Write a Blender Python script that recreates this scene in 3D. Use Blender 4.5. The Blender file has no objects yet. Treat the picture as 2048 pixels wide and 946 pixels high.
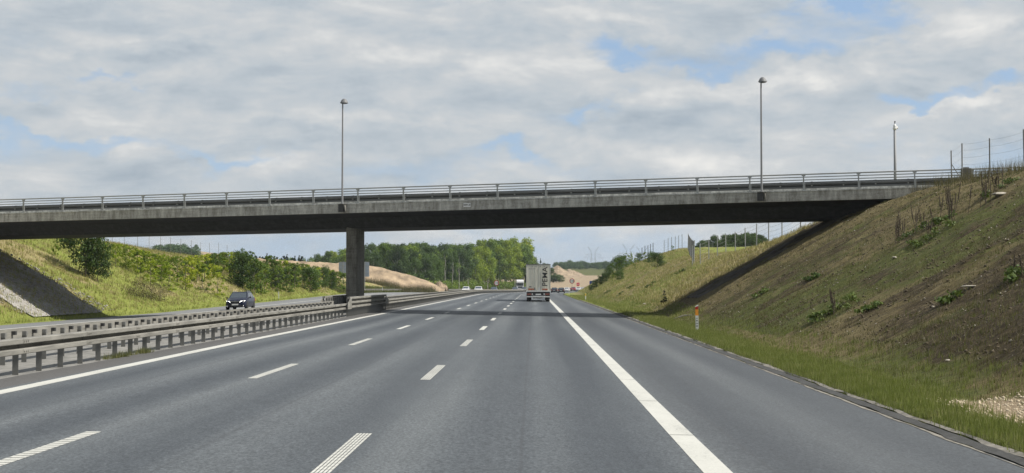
import bpy, math, random
import numpy as np
from mathutils import Vector, Matrix

random.seed(7)
rng = np.random.default_rng(7)
SC = bpy.context.scene
COL = SC.collection
R = math.radians

# ------------------------------------------------------------------ camera
F = 2880.0                      # focal length in pixels of the 2048 wide photograph
EYE = 1.87
cam_d = bpy.data.cameras.new("camera")
cam_d.sensor_width = 36.0
cam_d.lens = F / 2048.0 * 36.0
cam_d.clip_start = 0.1
cam_d.clip_end = 12000.0
cam = bpy.data.objects.new("camera", cam_d)
COL.objects.link(cam)
cam.location = (0, 0, EYE)
cam.rotation_euler = (R(90 + 1.87), 0, R(0.855))
SC.camera = cam

# ------------------------------------------------------------------ light
SUN_EL = R(49.0)
SUN_AZ = R(96.0)      # clockwise from +Y (the way the camera looks)
sd = bpy.data.lights.new("sun", 'SUN')
sd.energy = 5.0
sd.angle = R(0.6)
sd.color = (1.0, 0.95, 0.87)
so = bpy.data.objects.new("sun", sd)
COL.objects.link(so)
sdir = Vector((math.sin(SUN_AZ) * math.cos(SUN_EL), math.cos(SUN_AZ) * math.cos(SUN_EL), math.sin(SUN_EL)))
so.rotation_euler = (-sdir).to_track_quat('-Z', 'Y').to_euler()

SC.view_settings.view_transform = 'Standard'
SC.view_settings.look = 'None'
SC.view_settings.gamma = 1.0
SC.view_settings.exposure = 0.22
SC.view_settings.use_curve_mapping = False


class NT:
    """little node-tree helper"""
    def __init__(self, tree):
        self.t = tree
        self.n = tree.nodes
        self.l = tree.links
        self.n.clear()

    def add(self, typ, **kw):
        nd = self.n.new(typ)
        for k, v in kw.items():
            setattr(nd, k, v)
        return nd

    def put(self, sock, v):
        if isinstance(v, bpy.types.NodeSocket):
            self.l.new(v, sock)
        elif v is not None:
            sock.default_value = v

    def math(self, op, a, b=None, c=None, clamp=False):
        nd = self.add('ShaderNodeMath', operation=op, use_clamp=clamp)
        self.put(nd.inputs[0], a)
        if b is not None: self.put(nd.inputs[1], b)
        if c is not None: self.put(nd.inputs[2], c)
        return nd.outputs[0]

    def vmath(self, op, a, b=None):
        nd = self.add('ShaderNodeVectorMath', operation=op)
        self.put(nd.inputs[0], a)
        if b is not None: self.put(nd.inputs[1], b)
        return nd.outputs[0]

    def noise(self, vec, scale, detail=4, rough=0.55, dist=0.0):
        nd = self.add('ShaderNodeTexNoise')
        if vec is not None: self.l.new(vec, nd.inputs['Vector'])
        nd.inputs['Scale'].default_value = scale
        nd.inputs['Detail'].default_value = detail
        nd.inputs['Roughness'].default_value = rough
        nd.inputs['Distortion'].default_value = dist
        return nd.outputs['Fac']

    def ramp(self, fac, stops, interp='LINEAR'):
        nd = self.add('ShaderNodeValToRGB')
        nd.color_ramp.interpolation = interp
        e = nd.color_ramp.elements
        while len(e) > len(stops): e.remove(e[-1])
        while len(e) < len(stops): e.new(1.0)
        for i, (p, c) in enumerate(stops):
            e[i].position = p
            e[i].color = (c[0], c[1], c[2], 1) if not isinstance(c, (int, float)) else (c, c, c, 1)
        self.put(nd.inputs[0], fac)
        return nd.outputs[0]

    def mix(self, fac, a, b, blend='MIX'):
        nd = self.add('ShaderNodeMix', data_type='RGBA', blend_type=blend)
        self.put(nd.inputs[0], fac)
        self.put(nd.inputs[6], c4(a))
        self.put(nd.inputs[7], c4(b))
        return nd.outputs[2]

    def smooth(self, v, a, b):
        nd = self.add('ShaderNodeMapRange', interpolation_type='SMOOTHSTEP')
        self.put(nd.inputs[0], v)
        nd.inputs[1].default_value = a
        nd.inputs[2].default_value = b
        return nd.outputs[0]


def c4(c):
    if isinstance(c, (tuple, list)) and len(c) == 3:
        return (c[0], c[1], c[2], 1.0)
    return c


# ------------------------------------------------------------------ sky
W = bpy.data.worlds.new("World")
SC.world = W
W.use_nodes = True
w = NT(W.node_tree)
tc = w.add('ShaderNodeTexCoord').outputs['Generated']
sky = w.add('ShaderNodeTexSky', sky_type='NISHITA')
sky.sun_disc = False
sky.sun_elevation = SUN_EL
sky.sun_rotation = SUN_AZ
sky.air_density = 1.0
sky.dust_density = 1.6
sep = w.add('ShaderNodeSeparateXYZ')
w.l.new(tc, sep.inputs[0])
warp1 = w.noise(w.vmath('MULTIPLY', tc, (1, 1, 2.2)), 9.0, 5, 0.6)
warp2 = w.noise(w.vmath('MULTIPLY', tc, (1.3, 1, 2.0)), 13.0, 5, 0.6)
az = w.math('ARCTAN2', sep.outputs[0], sep.outputs[1])
el = w.math('ARCSINE', sep.outputs[2])
azw = w.math('ADD', az, w.math('MULTIPLY', w.math('SUBTRACT', warp1, 0.5), 0.16))
elw = w.math('ADD', el, w.math('MULTIPLY', w.math('SUBTRACT', warp2, 0.5), 0.075))


def blob(px, py, rx, ry, amp, soft=0.2):
    a0 = (px - 1067) / F
    e0 = (567 - py) / F
    dx = w.math('MULTIPLY', w.math('SUBTRACT', azw, a0), F / rx)
    dy = w.math('MULTIPLY', w.math('SUBTRACT', elw, e0), F / ry)
    d = w.math('ADD', w.math('MULTIPLY', dx, dx), w.math('MULTIPLY', dy, dy))
    g = w.math('POWER', 2.718, w.math('MULTIPLY', d, -1.0))
    return w.math('MULTIPLY', g, amp)


def addall(lst):
    r = lst[0]
    for q in lst[1:]:
        r = w.math('ADD', r, q)
    return r


cv = w.vmath('MULTIPLY', tc, (1, 1, 2.7))
n_big = w.noise(cv, 5.5, 6, 0.55, 0.3)
n_mid = w.noise(cv, 17.0, 8, 0.65, 0.4)
cover = w.math('ADD', w.math('MULTIPLY', n_big, 0.5), w.math('MULTIPLY', n_mid, 0.5))
cover = w.math('ADD', cover, w.math('SUBTRACT', 0.19, w.math('MULTIPLY', w.smooth(el, 0.22, 0.65), 0.22)))
holes = addall([
    blob(1650, 15, 80, 34, 0.60), blob(1560, 95, 110, 30, 0.42), blob(1740, 70, 50, 40, 0.30),
    blob(1245, 120, 75, 22, 0.45), blob(1215, 228, 60, 20, 0.40), blob(1420, 150, 100, 26, 0.35),
    blob(1880, 215, 100, 18, 0.50), blob(2000, 190, 50, 22, 0.45),
    blob(150, 290, 170, 22, 0.42), blob(430, 318, 130, 18, 0.45), blob(60, 330, 140, 30, 0.2), blob(95, 205, 60, 12, 0.2), blob(225, 180, 50, 10, 0.25),
    blob(1060, 500, 1500, 45, 0.32), blob(1900, 320, 220, 30, 0.2), blob(800, 330, 300, 24, 0.15), blob(1030, 305, 60, 12, 0.4)])
puffs = addall([
    blob(1640, 170, 85, 38, 0.50), blob(1430, 185, 90, 26, 0.30), blob(1960, 240, 110, 24, 0.5),
    blob(1210, 290, 60, 22, 0.38), blob(1100, 150, 90, 30, 0.2), blob(150, 265, 120, 16, 0.1), blob(1830, 100, 60, 24, 0.35),
    blob(300, 320, 70, 12, 0.35), blob(400, 325, 30, 10, 0.3)])
dens = w.math('ADD', w.math('SUBTRACT', cover, holes), puffs)
cmask = w.smooth(dens, 0.22, 0.66)
# light and dark in the cloud layer
n_up = w.noise(w.vmath('ADD', cv, (0.0, 0.0, 0.035)), 17.0, 8, 0.65, 0.4)
n_bup = w.noise(w.vmath('ADD', cv, (0.0, 0.0, 0.07)), 5.5, 6, 0.55, 0.3)
relief = w.math('ADD', w.math('MULTIPLY', w.math('SUBTRACT', n_mid, n_up), 0.65), w.math('MULTIPLY', w.math('SUBTRACT', n_big, n_bup), 1.1))
shade_n = w.noise(w.vmath('MULTIPLY', w.vmath('ADD', tc, (0.3, 0.1, 0.012)), (1, 1, 3.2)), 11.0, 9, 0.60, 0.5)
darks = addall([blob(1900, 140, 160, 45, 0.22), blob(1250, 95, 200, 28, 0.16), blob(500, 195, 300, 30, 0.1), blob(250, 130, 260, 16, 0.12),
                blob(1450, 215, 330, 18, 0.16), blob(550, 265, 200, 14, 0.1), blob(700, 90, 300, 14, 0.08), blob(1500, 290, 300, 12, 0.08)])
lights = addall([blob(1640, 155, 90, 32, 0.34), blob(1210, 285, 60, 18, 0.22), blob(1960, 228, 110, 16, 0.28), blob(1250, 45, 260, 24, 0.14),
                 blob(750, 240, 330, 14, 0.1), blob(250, 100, 220, 16, 0.1), blob(1500, 330, 500, 20, 0.05), blob(900, 120, 220, 20, 0.08)])
sh = w.math('ADD', w.math('SUBTRACT', w.math('ADD', w.math('MULTIPLY', w.math('SUBTRACT', shade_n, 0.5), 1.2), 0.50), darks), lights)
sh = w.math('ADD', sh, relief)
ccol = w.ramp(sh, [(0.02, (3.6, 4.2, 4.8)), (0.38, (5.1, 5.55, 5.9)), (0.62, (6.2, 6.35, 6.4)), (0.98, (8.6, 8.4, 8.0))])
# clear air: the sky texture, paler towards the horizon
skyc = w.mix(1.0, sky.outputs[0], (1.0, 1.0, 1.0), 'MULTIPLY')
hz = w.smooth(el, 0.16, 0.0)
hi = w.smooth(el, 0.2, 0.7)
clear = w.mix(w.math('MULTIPLY', hz, 0.55), w.mix(0.55, skyc, w.mix(hi, (4.0, 5.8, 8.6), (1.7, 2.5, 3.9))), (5.3, 6.5, 7.8))
ccol = w.mix(hi, ccol, w.mix(0.45, ccol, (0.5, 0.5, 0.5), 'MULTIPLY'))
col = w.mix(w.math('MULTIPLY', cmask, 0.93), clear, ccol)
bg = w.add('ShaderNodeBackground')
w.l.new(col, bg.inputs[0])
bg.inputs[1].default_value = 0.088
wo = w.add('ShaderNodeOutputWorld')
w.l.new(bg.outputs[0], wo.inputs[0])


# ------------------------------------------------------------------ object helpers
def tag(o, label=None, cat=None, group=None, kind=None):
    if label: o['label'] = label
    if cat: o['category'] = cat
    if group: o['group'] = group
    if kind: o['kind'] = kind
    return o


def empty(name, loc=(0, 0, 0), rz=0.0, label=None, cat=None, group=None):
    o = bpy.data.objects.new(name, None)
    o.empty_display_size = 0.2
    COL.objects.link(o)
    o.location = loc
    o.rotation_euler = (0, 0, rz)
    return tag(o, label, cat, group)


class MB:
    """collects faces into one mesh"""
    def __init__(self):
        self.v = []
        self.f = []

    def quad(self, a, b, c, d):
        i = len(self.v)
        self.v += [a, b, c, d]
        self.f.append((i, i + 1, i + 2, i + 3))
        return self

    def poly(self, pts):
        i = len(self.v)
        self.v += list(pts)
        self.f.append(tuple(range(i, i + len(pts))))
        return self

    def box(self, lo, hi, m=None, bevel=0):
        x0, y0, z0 = lo
        x1, y1, z1 = hi
        p = [(x0, y0, z0), (x1, y0, z0), (x1, y1, z0), (x0, y1, z0), (x0, y0, z1), (x1, y0, z1), (x1, y1, z1), (x0, y1, z1)]
        if m is not None: p = [tuple(m @ Vector(q)) for q in p]
        i = len(self.v)
        self.v += p
        self.f += [tuple(i + k for k in q) for q in ((0, 3, 2, 1), (4, 5, 6, 7), (0, 1, 5, 4), (1, 2, 6, 5), (2, 3, 7, 6), (3, 0, 4, 7))]
        return self

    def tube(self, a, b, r0, r1=None, n=8, caps=True):
        r1 = r0 if r1 is None else r1
        a = Vector(a); b = Vector(b)
        d = (b - a).normalized()
        s = d.orthogonal().normalized()
        t = d.cross(s)
        i = len(self.v)
        for k in range(n):
            q = 2 * math.pi * k / n
            self.v.append(tuple(a + (s * math.cos(q) + t * math.sin(q)) * r0))
        for k in range(n):
            q = 2 * math.pi * k / n
            self.v.append(tuple(b + (s * math.cos(q) + t * math.sin(q)) * r1))
        for k in range(n):
            k2 = (k + 1) % n
            self.f.append((i + k, i + k2, i + n + k2, i + n + k))
        if caps:
            self.f.append(tuple(i + k for k in reversed(range(n))))
            self.f.append(tuple(i + n + k for k in range(n)))
        return self

    def lathe(self, prof, n=20, m=None):
        """prof: (radius, z) list"""
        i = len(self.v)
        for r, z in prof:
            for k in range(n):
                q = 2 * math.pi * k / n
                p = Vector((r * math.cos(q), r * math.sin(q), z))
                self.v.append(tuple(m @ p if m is not None else p))
        for j in range(len(prof) - 1):
            for k in range(n):
                k2 = (k + 1) % n
                self.f.append((i + j * n + k, i + j * n + k2, i + (j + 1) * n + k2, i + (j + 1) * n + k))
        return self

    def loft(self, rings, close=True, caps=False):
        i = len(self.v)
        n = len(rings[0])
        for r in rings: self.v += [tuple(p) for p in r]
        for j in range(len(rings) - 1):
            for k in range(n if close else n - 1):
                k2 = (k + 1) % n
                self.f.append((i + j * n + k, i + j * n + k2, i + (j + 1) * n + k2, i + (j + 1) * n + k))
        if caps:
            self.f.append(tuple(i + k for k in reversed(range(n))))
            self.f.append(tuple(i + (len(rings) - 1) * n + k for k in range(n)))
        return self

    def build(self, name, mat, parent=None, smooth=False, bevel=0.0, label=None):
        me = bpy.data.meshes.new(name)
        me.from_pydata(self.v, [], self.f)
        me.materials.append(mat)
        me.validate()
        if smooth:
            for p in me.polygons: p.use_smooth = True
        me.update()
        o = bpy.data.objects.new(name, me)
        COL.objects.link(o)
        if parent: o.parent = parent
        if bevel > 0:
            b = o.modifiers.new("bevel", 'BEVEL')
            b.width = bevel
            b.segments = 2
            b.limit_method = 'ANGLE'
        if label: o['label'] = label
        return o


def np_mesh(name, verts, faces, mat, smooth=False, attrs=None):
    """fast mesh from arrays, faces (n, k)"""
    me = bpy.data.meshes.new(name)
    verts = np.asarray(verts, dtype=np.float32)
    faces = np.asarray(faces, dtype=np.int32)
    k = faces.shape[1]
    me.vertices.add(len(verts))
    me.vertices.foreach_set("co", verts.ravel())
    me.loops.add(faces.size)
    me.loops.foreach_set("vertex_index", faces.ravel())
    me.polygons.add(len(faces))
    me.polygons.foreach_set("loop_start", np.arange(len(faces), dtype=np.int32) * k)
    me.polygons.foreach_set("loop_total", np.full(len(faces), k, dtype=np.int32))
    if smooth:
        me.polygons.foreach_set("use_smooth", np.ones(len(faces), dtype=bool))
    me.update(calc_edges=True)
    me.materials.append(mat)
    for an, arr in (attrs or {}).items():
        at = me.attributes.new(an, 'FLOAT', 'POINT')
        at.data.foreach_set("value", np.asarray(arr, dtype=np.float32))
    return me


def link(name, me, parent=None, loc=(0, 0, 0), rz=0, sc=1.0):
    o = bpy.data.objects.new(name, me)
    COL.objects.link(o)
    o.location = loc
    o.rotation_euler = (0, 0, rz)
    o.scale = (sc, sc, sc) if isinstance(sc, (int, float)) else sc
    if parent: o.parent = parent
    return o


def copy_tree(o, parent=None):
    c = o.copy()
    COL.objects.link(c)
    if parent: c.parent = parent
    for ch in list(o.children):
        copy_tree(ch, c)
    return c


# ------------------------------------------------------------------ materials
def mat(name, col, rough=0.7, metal=0.0, var=0.0, vscale=3.0, bump=0.0, bscale=20.0, coat=0.0, emit=0.0, spec=0.5, var_col=None, stretch=(1, 1, 1)):
    m = bpy.data.materials.new(name)
    m.use_nodes = True
    t = NT(m.node_tree)
    p = t.add('ShaderNodeBsdfPrincipled')
    o = t.add('ShaderNodeOutputMaterial')
    t.l.new(p.outputs[0], o.inputs[0])
    p.inputs['Roughness'].default_value = rough
    p.inputs['Metallic'].default_value = metal
    p.inputs['Specular IOR Level'].default_value = spec
    if coat: p.inputs['Coat Weight'].default_value = coat
    base = c4(col)
    if var > 0:
        tcn = t.add('ShaderNodeTexCoord').outputs['Object']
        vec = t.vmath('MULTIPLY', tcn, stretch)
        n = t.noise(vec, vscale, 6, 0.6)
        dark = tuple(x * (1 - var) for x in col) if var_col is None else var_col
        lite = tuple(min(1, x * (1 + var)) for x in col)
        cc = t.ramp(n, [(0.3, dark), (0.7, lite)])
        t.l.new(cc, p.inputs['Base Color'])
    else:
        p.inputs['Base Color'].default_value = base
    if emit > 0:
        p.inputs['Emission Color'].default_value = base
        p.inputs['Emission Strength'].default_value = emit
    if bump > 0:
        tcn = t.add('ShaderNodeTexCoord').outputs['Object']
        bn = t.add('ShaderNodeBump')
        bn.inputs['Strength'].default_value = bump
        bn.inputs['Distance'].default_value = 0.02
        t.l.new(t.noise(tcn, bscale, 5, 0.6), bn.inputs['Height'])
        t.l.new(bn.outputs[0], p.inputs['Normal'])
    return m


def leaf_mat(name, c1, c2, c3=None, trans=0.25):
    """foliage: colour differs from clump to clump and from plant to plant"""
    m = bpy.data.materials.new(name)
    m.use_nodes = True
    t = NT(m.node_tree)
    p = t.add('ShaderNodeBsdfPrincipled')
    p.inputs['Roughness'].default_value = 0.6
    p.inputs['Specular IOR Level'].default_value = 0.3
    tr = t.add('ShaderNodeBsdfTranslucent')
    o = t.add('ShaderNodeOutputMaterial')
    geo = t.add('ShaderNodeNewGeometry')
    tcn = t.add('ShaderNodeTexCoord').outputs['Object']
    oi = t.add('ShaderNodeObjectInfo')
    n = t.noise(tcn, 0.9, 3, 0.6)
    fac = t.math('ADD', t.math('MULTIPLY', n, 0.7), t.math('MULTIPLY', oi.outputs['Random'], 0.45))
    fac = t.math('ADD', fac, t.math('MULTIPLY', t.math('SUBTRACT', geo.outputs['Random Per Island'], 0.5), 0.35))
    stops = [(0.3, c1), (0.75, c2)]
    if c3: stops.append((0.95, c3))
    cc = t.ramp(fac, stops)
    t.l.new(cc, p.inputs['Base Color'])
    t.l.new(t.mix(0.5, cc, (0.16, 0.2, 0.02)), tr.inputs[0])
    mx = t.add('ShaderNodeMixShader')
    mx.inputs[0].default_value = trans
    t.l.new(p.outputs[0], mx.inputs[1])
    t.l.new(tr.outputs[0], mx.inputs[2])
    t.l.new(mx.outputs[0], o.inputs[0])
    return m


M = {}
M['galv'] = mat('galvanised_steel', (0.36, 0.37, 0.36), 0.55, 0.55, 0.18, 1.2, 0, stretch=(1, 0.3, 1))
M['galv_old'] = mat('weathered_zinc', (0.215, 0.208, 0.185), 0.8, 0.1, 0.35, 2.2, 0, stretch=(1, 0.4, 4))
M['post_steel'] = mat('post_steel', (0.20, 0.20, 0.19), 0.7, 0.3, 0.2, 5, 0)
M['lamp_grey'] = mat('painted_lamp_grey', (0.17, 0.175, 0.18), 0.6)
M['mast_grey'] = mat('mast_grey', (0.24, 0.245, 0.25), 0.6, 0.1)
M['dark_steel'] = mat('dark_steel', (0.05, 0.05, 0.05), 0.6, 0.3)
M['rail_shade'] = mat('shaded_rail_steel', (0.10, 0.105, 0.105), 0.6, 0.3, 0.25, 0.6, 0, stretch=(0.3, 1, 3))  # barrier steel with its shade put into the base colour
M['black'] = mat('black_rubber', (0.02, 0.02, 0.02), 0.8)
M['tyre'] = mat('tyre_rubber', (0.025, 0.025, 0.026), 0.85)
M['rim'] = mat('alloy', (0.5, 0.51, 0.52), 0.3, 0.9)
M['glass'] = mat('car_glass', (0.05, 0.065, 0.08), 0.06, 0.0, spec=0.9)
M['white_paint'] = mat('white_paint', (0.72, 0.72, 0.70), 0.5)
M['plate_white'] = mat('number_plate_white', (0.75, 0.75, 0.73), 0.4)
M['lamp_on'] = mat('headlight_on', (1.0, 0.98, 0.92), 0.2, emit=3.0)
M['red'] = mat('red_plastic', (0.45, 0.02, 0.015), 0.35)
M['sign_red'] = mat('sign_red', (0.40, 0.025, 0.03), 0.45)
M['sign_bright_red'] = mat('sign_bright_red', (0.85, 0.03, 0.08), 0.5)
M['sign_blue'] = mat('sign_blue', (0.01, 0.05, 0.26), 0.45)
M['sign_white'] = mat('sign_white', (0.78, 0.78, 0.76), 0.5)
M['ink'] = mat('black_ink', (0.03, 0.03, 0.032), 0.6)
M['grey_sheet'] = mat('grey_sheet_metal', (0.30, 0.35, 0.42), 0.6, 0.1, 0.12, 2.0)
M['orange'] = mat('orange_reflector', (0.85, 0.33, 0.03), 0.5)
M['yellow'] = mat('yellow_reflector', (0.85, 0.60, 0.10), 0.5)
M['bark'] = mat('bark', (0.10, 0.085, 0.065), 0.9, 0, 0.35, 2.0, stretch=(3, 3, 0.6))
M['pale_bark'] = mat('pale_bark', (0.30, 0.29, 0.25), 0.9, 0, 0.4, 1.2, stretch=(3, 3, 0.8))
M['dead_stalk'] = mat('dead_stalk', (0.085, 0.065, 0.045), 0.95, 0, 0.4, 2)
M['dry_stalk'] = mat('dry_stalk', (0.19, 0.15, 0.09), 0.95)
M['stone'] = mat('stone', (0.42, 0.40, 0.36), 0.9, 0, 0.3, 3)

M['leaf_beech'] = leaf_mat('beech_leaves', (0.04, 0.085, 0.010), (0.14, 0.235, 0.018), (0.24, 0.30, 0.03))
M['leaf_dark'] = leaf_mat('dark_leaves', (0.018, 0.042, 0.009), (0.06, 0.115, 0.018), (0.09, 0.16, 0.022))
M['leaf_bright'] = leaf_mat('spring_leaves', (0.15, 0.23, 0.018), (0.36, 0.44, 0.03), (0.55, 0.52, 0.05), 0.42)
M['leaf_mid'] = leaf_mat('shrub_leaves', (0.055, 0.11, 0.012), (0.15, 0.23, 0.022), (0.27, 0.31, 0.035), 0.38)
M['leaf_spruce'] = leaf_mat('spruce_needles', (0.010, 0.022, 0.010), (0.025, 0.045, 0.018), None, 0.05)
M['leaf_brown'] = leaf_mat('budding_twigs', (0.07, 0.06, 0.025), (0.12, 0.11, 0.035), None, 0.1)
M['leaf_far'] = leaf_mat('far_leaves', (0.035, 0.075, 0.025), (0.07, 0.13, 0.035), None, 0.15)
M['grass_green'] = leaf_mat('grass_blades', (0.055, 0.066, 0.020), (0.115, 0.125, 0.040), (0.21, 0.20, 0.095), 0.3)
M['grass_dry'] = leaf_mat('dry_grass_blades', (0.070, 0.057, 0.027), (0.15, 0.122, 0.060), (0.26, 0.22, 0.12), 0.2)
M['verge_blades'] = leaf_mat('verge_blades', (0.085, 0.115, 0.025), (0.20, 0.235, 0.06), (0.36, 0.34, 0.16), 0.35)
M['grass_lush'] = leaf_mat('lush_grass_blades', (0.13, 0.17, 0.03), (0.26, 0.30, 0.06), (0.45, 0.42, 0.15), 0.35)
M['grass_straw'] = leaf_mat('pale_straw', (0.28, 0.235, 0.10), (0.50, 0.43, 0.21), (0.62, 0.55, 0.33), 0.3)
M['weed'] = leaf_mat('weed_leaves', (0.05, 0.09, 0.02), (0.11, 0.16, 0.03), (0.17, 0.21, 0.06), 0.2)


def mat_concrete(name, base, dark, streak=True, sc=1.0):
    m = bpy.data.materials.new(name)
    m.use_nodes = True
    t = NT(m.node_tree)
    p = t.add('ShaderNodeBsdfPrincipled')
    p.inputs['Roughness'].default_value = 0.85
    o = t.add('ShaderNodeOutputMaterial')
    t.l.new(p.outputs[0], o.inputs[0])
    tcn = t.add('ShaderNodeTexCoord').outputs['Object']
    n1 = t.noise(t.vmath('MULTIPLY', tcn, (2.2, 2.2, 0.5)), 1.6 * sc, 6, 0.7)
    n2 = t.noise(tcn, 14 * sc, 4, 0.7)
    n3 = t.noise(t.vmath('MULTIPLY', tcn, (0.4, 0.4, 5)), 2.0 * sc, 4, 0.6)
    f = t.math('ADD', t.math('MULTIPLY', n1, 0.6), t.math('MULTIPLY', n2, 0.22))
    f = t.math('ADD', f, t.math('MULTIPLY', n3, 0.2))
    t.l.new(t.ramp(f, [(0.42, dark), (0.52, base), (0.62, tuple(min(1, x * 1.45) for x in base))]), p.inputs['Base Color'])
    b = t.add('ShaderNodeBump')
    b.inputs['Strength'].default_value = 0.4
    b.inputs['Distance'].default_value = 0.02
    t.l.new(n2, b.inputs['Height'])
    t.l.new(b.outputs[0], p.inputs['Normal'])
    return m


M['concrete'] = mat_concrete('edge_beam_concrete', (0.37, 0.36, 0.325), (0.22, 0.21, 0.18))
M['soffit'] = mat_concrete('shaded_soffit_concrete', (0.042, 0.042, 0.042), (0.03, 0.03, 0.03))  # shade below the deck is painted into this near-black concrete
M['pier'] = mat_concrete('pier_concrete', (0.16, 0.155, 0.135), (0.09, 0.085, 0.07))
M['kerb_conc'] = mat_concrete('pale_kerb', (0.5, 0.5, 0.47), (0.3, 0.3, 0.28))


def mat_asphalt():
    m = bpy.data.materials.new('asphalt')
    m.use_nodes = True
    t = NT(m.node_tree)
    p = t.add('ShaderNodeBsdfPrincipled')
    p.inputs['Roughness'].default_value = 0.62
    p.inputs['Specular IOR Level'].default_value = 0.35
    o = t.add('ShaderNodeOutputMaterial')
    t.l.new(p.outputs[0], o.inputs[0])
    at = t.add('ShaderNodeAttribute', attribute_name='across').outputs['Fac']
    tcn = t.add('ShaderNodeTexCoord').outputs['Object']
    grain = t.noise(tcn, 28, 4, 0.85)
    agg = t.noise(t.vmath('MULTIPLY', tcn, (1.6, 0.6, 1)), 11, 5, 0.85)
    spots = t.noise(t.vmath('MULTIPLY', tcn, (1.0, 0.35, 1)), 1.7, 6, 0.7)
    # long bands left by the paver and the wheels
    bandv = t.add('ShaderNodeCombineXYZ')
    sp = t.add('ShaderNodeSeparateXYZ'); t.l.new(tcn, sp.inputs[0])
    t.l.new(at, bandv.inputs[0]); t.l.new(t.math('MULTIPLY', sp.outputs[1], 0.012), bandv.inputs[1])
    band = t.noise(bandv.outputs[0], 0.85, 3, 0.5)
    wob = t.noise(t.vmath('MULTIPLY', tcn, (0.9, 0.035, 1)), 1.0, 3, 0.5)
    # wheel tracks: a period of one lane, two per lane
    wt = t.math('SINE', t.math('ADD', t.math('MULTIPLY', at, 2 * math.pi / 1.78), 1.0))
    f = t.math('ADD', t.math('MULTIPLY', band, 0.45), t.math('MULTIPLY', wob, 0.3))
    f = t.math('ADD', f, t.math('MULTIPLY', wt, 0.075))
    base = t.ramp(f, [(0.26, (0.054, 0.062, 0.070)), (0.42, (0.086, 0.096, 0.103)), (0.58, (0.145, 0.157, 0.161))])
    g = t.math('ADD', t.math('MULTIPLY', t.math('SUBTRACT', grain, 0.5), 2.4), t.math('MULTIPLY', t.math('SUBTRACT', agg, 0.5), 1.0))
    g = t.math('ADD', g, t.math('MULTIPLY', t.math('SUBTRACT', spots, 0.5), 0.22))
    colr = t.mix(1.0, base, t.ramp(t.math('ADD', g, 0.5), [(0.0, 0.25), (0.5, 0.95), (1.0, 2.0)]), 'MULTIPLY')
    # paving joints between the lanes
    for uj in (-0.15, -3.75, -7.3, 2.45):
        dj = t.math('ABSOLUTE', t.math('SUBTRACT', t.math('ADD', at, t.math('MULTIPLY', t.math('SUBTRACT', wob, 0.5), 0.12)), uj))
        colr = t.mix(t.math('MULTIPLY', t.smooth(dj, 0.035, 0.01), 0.35), colr, (0.05, 0.052, 0.055))
    # hard shoulder a little darker and browner past the edge line; worn strip along the median line
    sh = t.smooth(at, 2.0, 2.1)
    colr = t.mix(t.math('MULTIPLY', sh, 0.30), colr, (0.075, 0.078, 0.080))
    md = t.smooth(at, -9.02, -9.12)
    colr = t.mix(t.math('MULTIPLY', md, 0.75), colr, t.ramp(grain, [(0.3, (0.085, 0.08, 0.075)), (0.7, (0.125, 0.118, 0.108))]))
    t.l.new(colr, p.inputs['Base Color'])
    b = t.add('ShaderNodeBump')
    b.inputs['Strength'].default_value = 0.35
    b.inputs['Distance'].default_value = 0.006
    t.l.new(grain, b.inputs['Height'])
    t.l.new(b.outputs[0], p.inputs['Normal'])
    return m


M['asphalt'] = mat_asphalt()
M['asphalt_far'] = mat('opposite_asphalt', (0.175, 0.178, 0.178), 0.7, 0, 0.14, 0.5, 0.3, 60, stretch=(1.5, 0.1, 1))
M['median'] = mat('median_surface', (0.20, 0.195, 0.18), 0.85, 0, 0.35, 2.2, 0.5, 12, stretch=(1.5, 0.5, 1))
M['crumbs'] = mat('crumbly_edge', (0.21, 0.195, 0.165), 0.9, 0, 0.45, 6, 0.6, 20)
M['edge_dark'] = mat('bitumen_edge', (0.055, 0.055, 0.052), 0.85, 0, 0.3, 5, 0.6, 25)


def mat_marking():
    m = bpy.data.materials.new('road_paint')
    m.use_nodes = True
    t = NT(m.node_tree)
    p = t.add('ShaderNodeBsdfPrincipled')
    p.inputs['Roughness'].default_value = 0.6
    o = t.add('ShaderNodeOutputMaterial')
    t.l.new(p.outputs[0], o.inputs[0])
    tcn = t.add('ShaderNodeTexCoord').outputs['Object']
    n = t.noise(tcn, 30, 5, 0.75)
    n2 = t.noise(t.vmath('MULTIPLY', tcn, (1, 0.3, 1)), 2, 4, 0.6)
    f = t.math('ADD', t.math('MULTIPLY', n, 0.6), t.math('MULTIPLY', n2, 0.4))
    t.l.new(t.ramp(f, [(0.34, (0.28, 0.28, 0.26)), (0.45, (0.50, 0.50, 0.455)), (0.7, (0.62, 0.615, 0.565))]), p.inputs['Base Color'])
    return m


M['paint'] = mat_marking()


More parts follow.
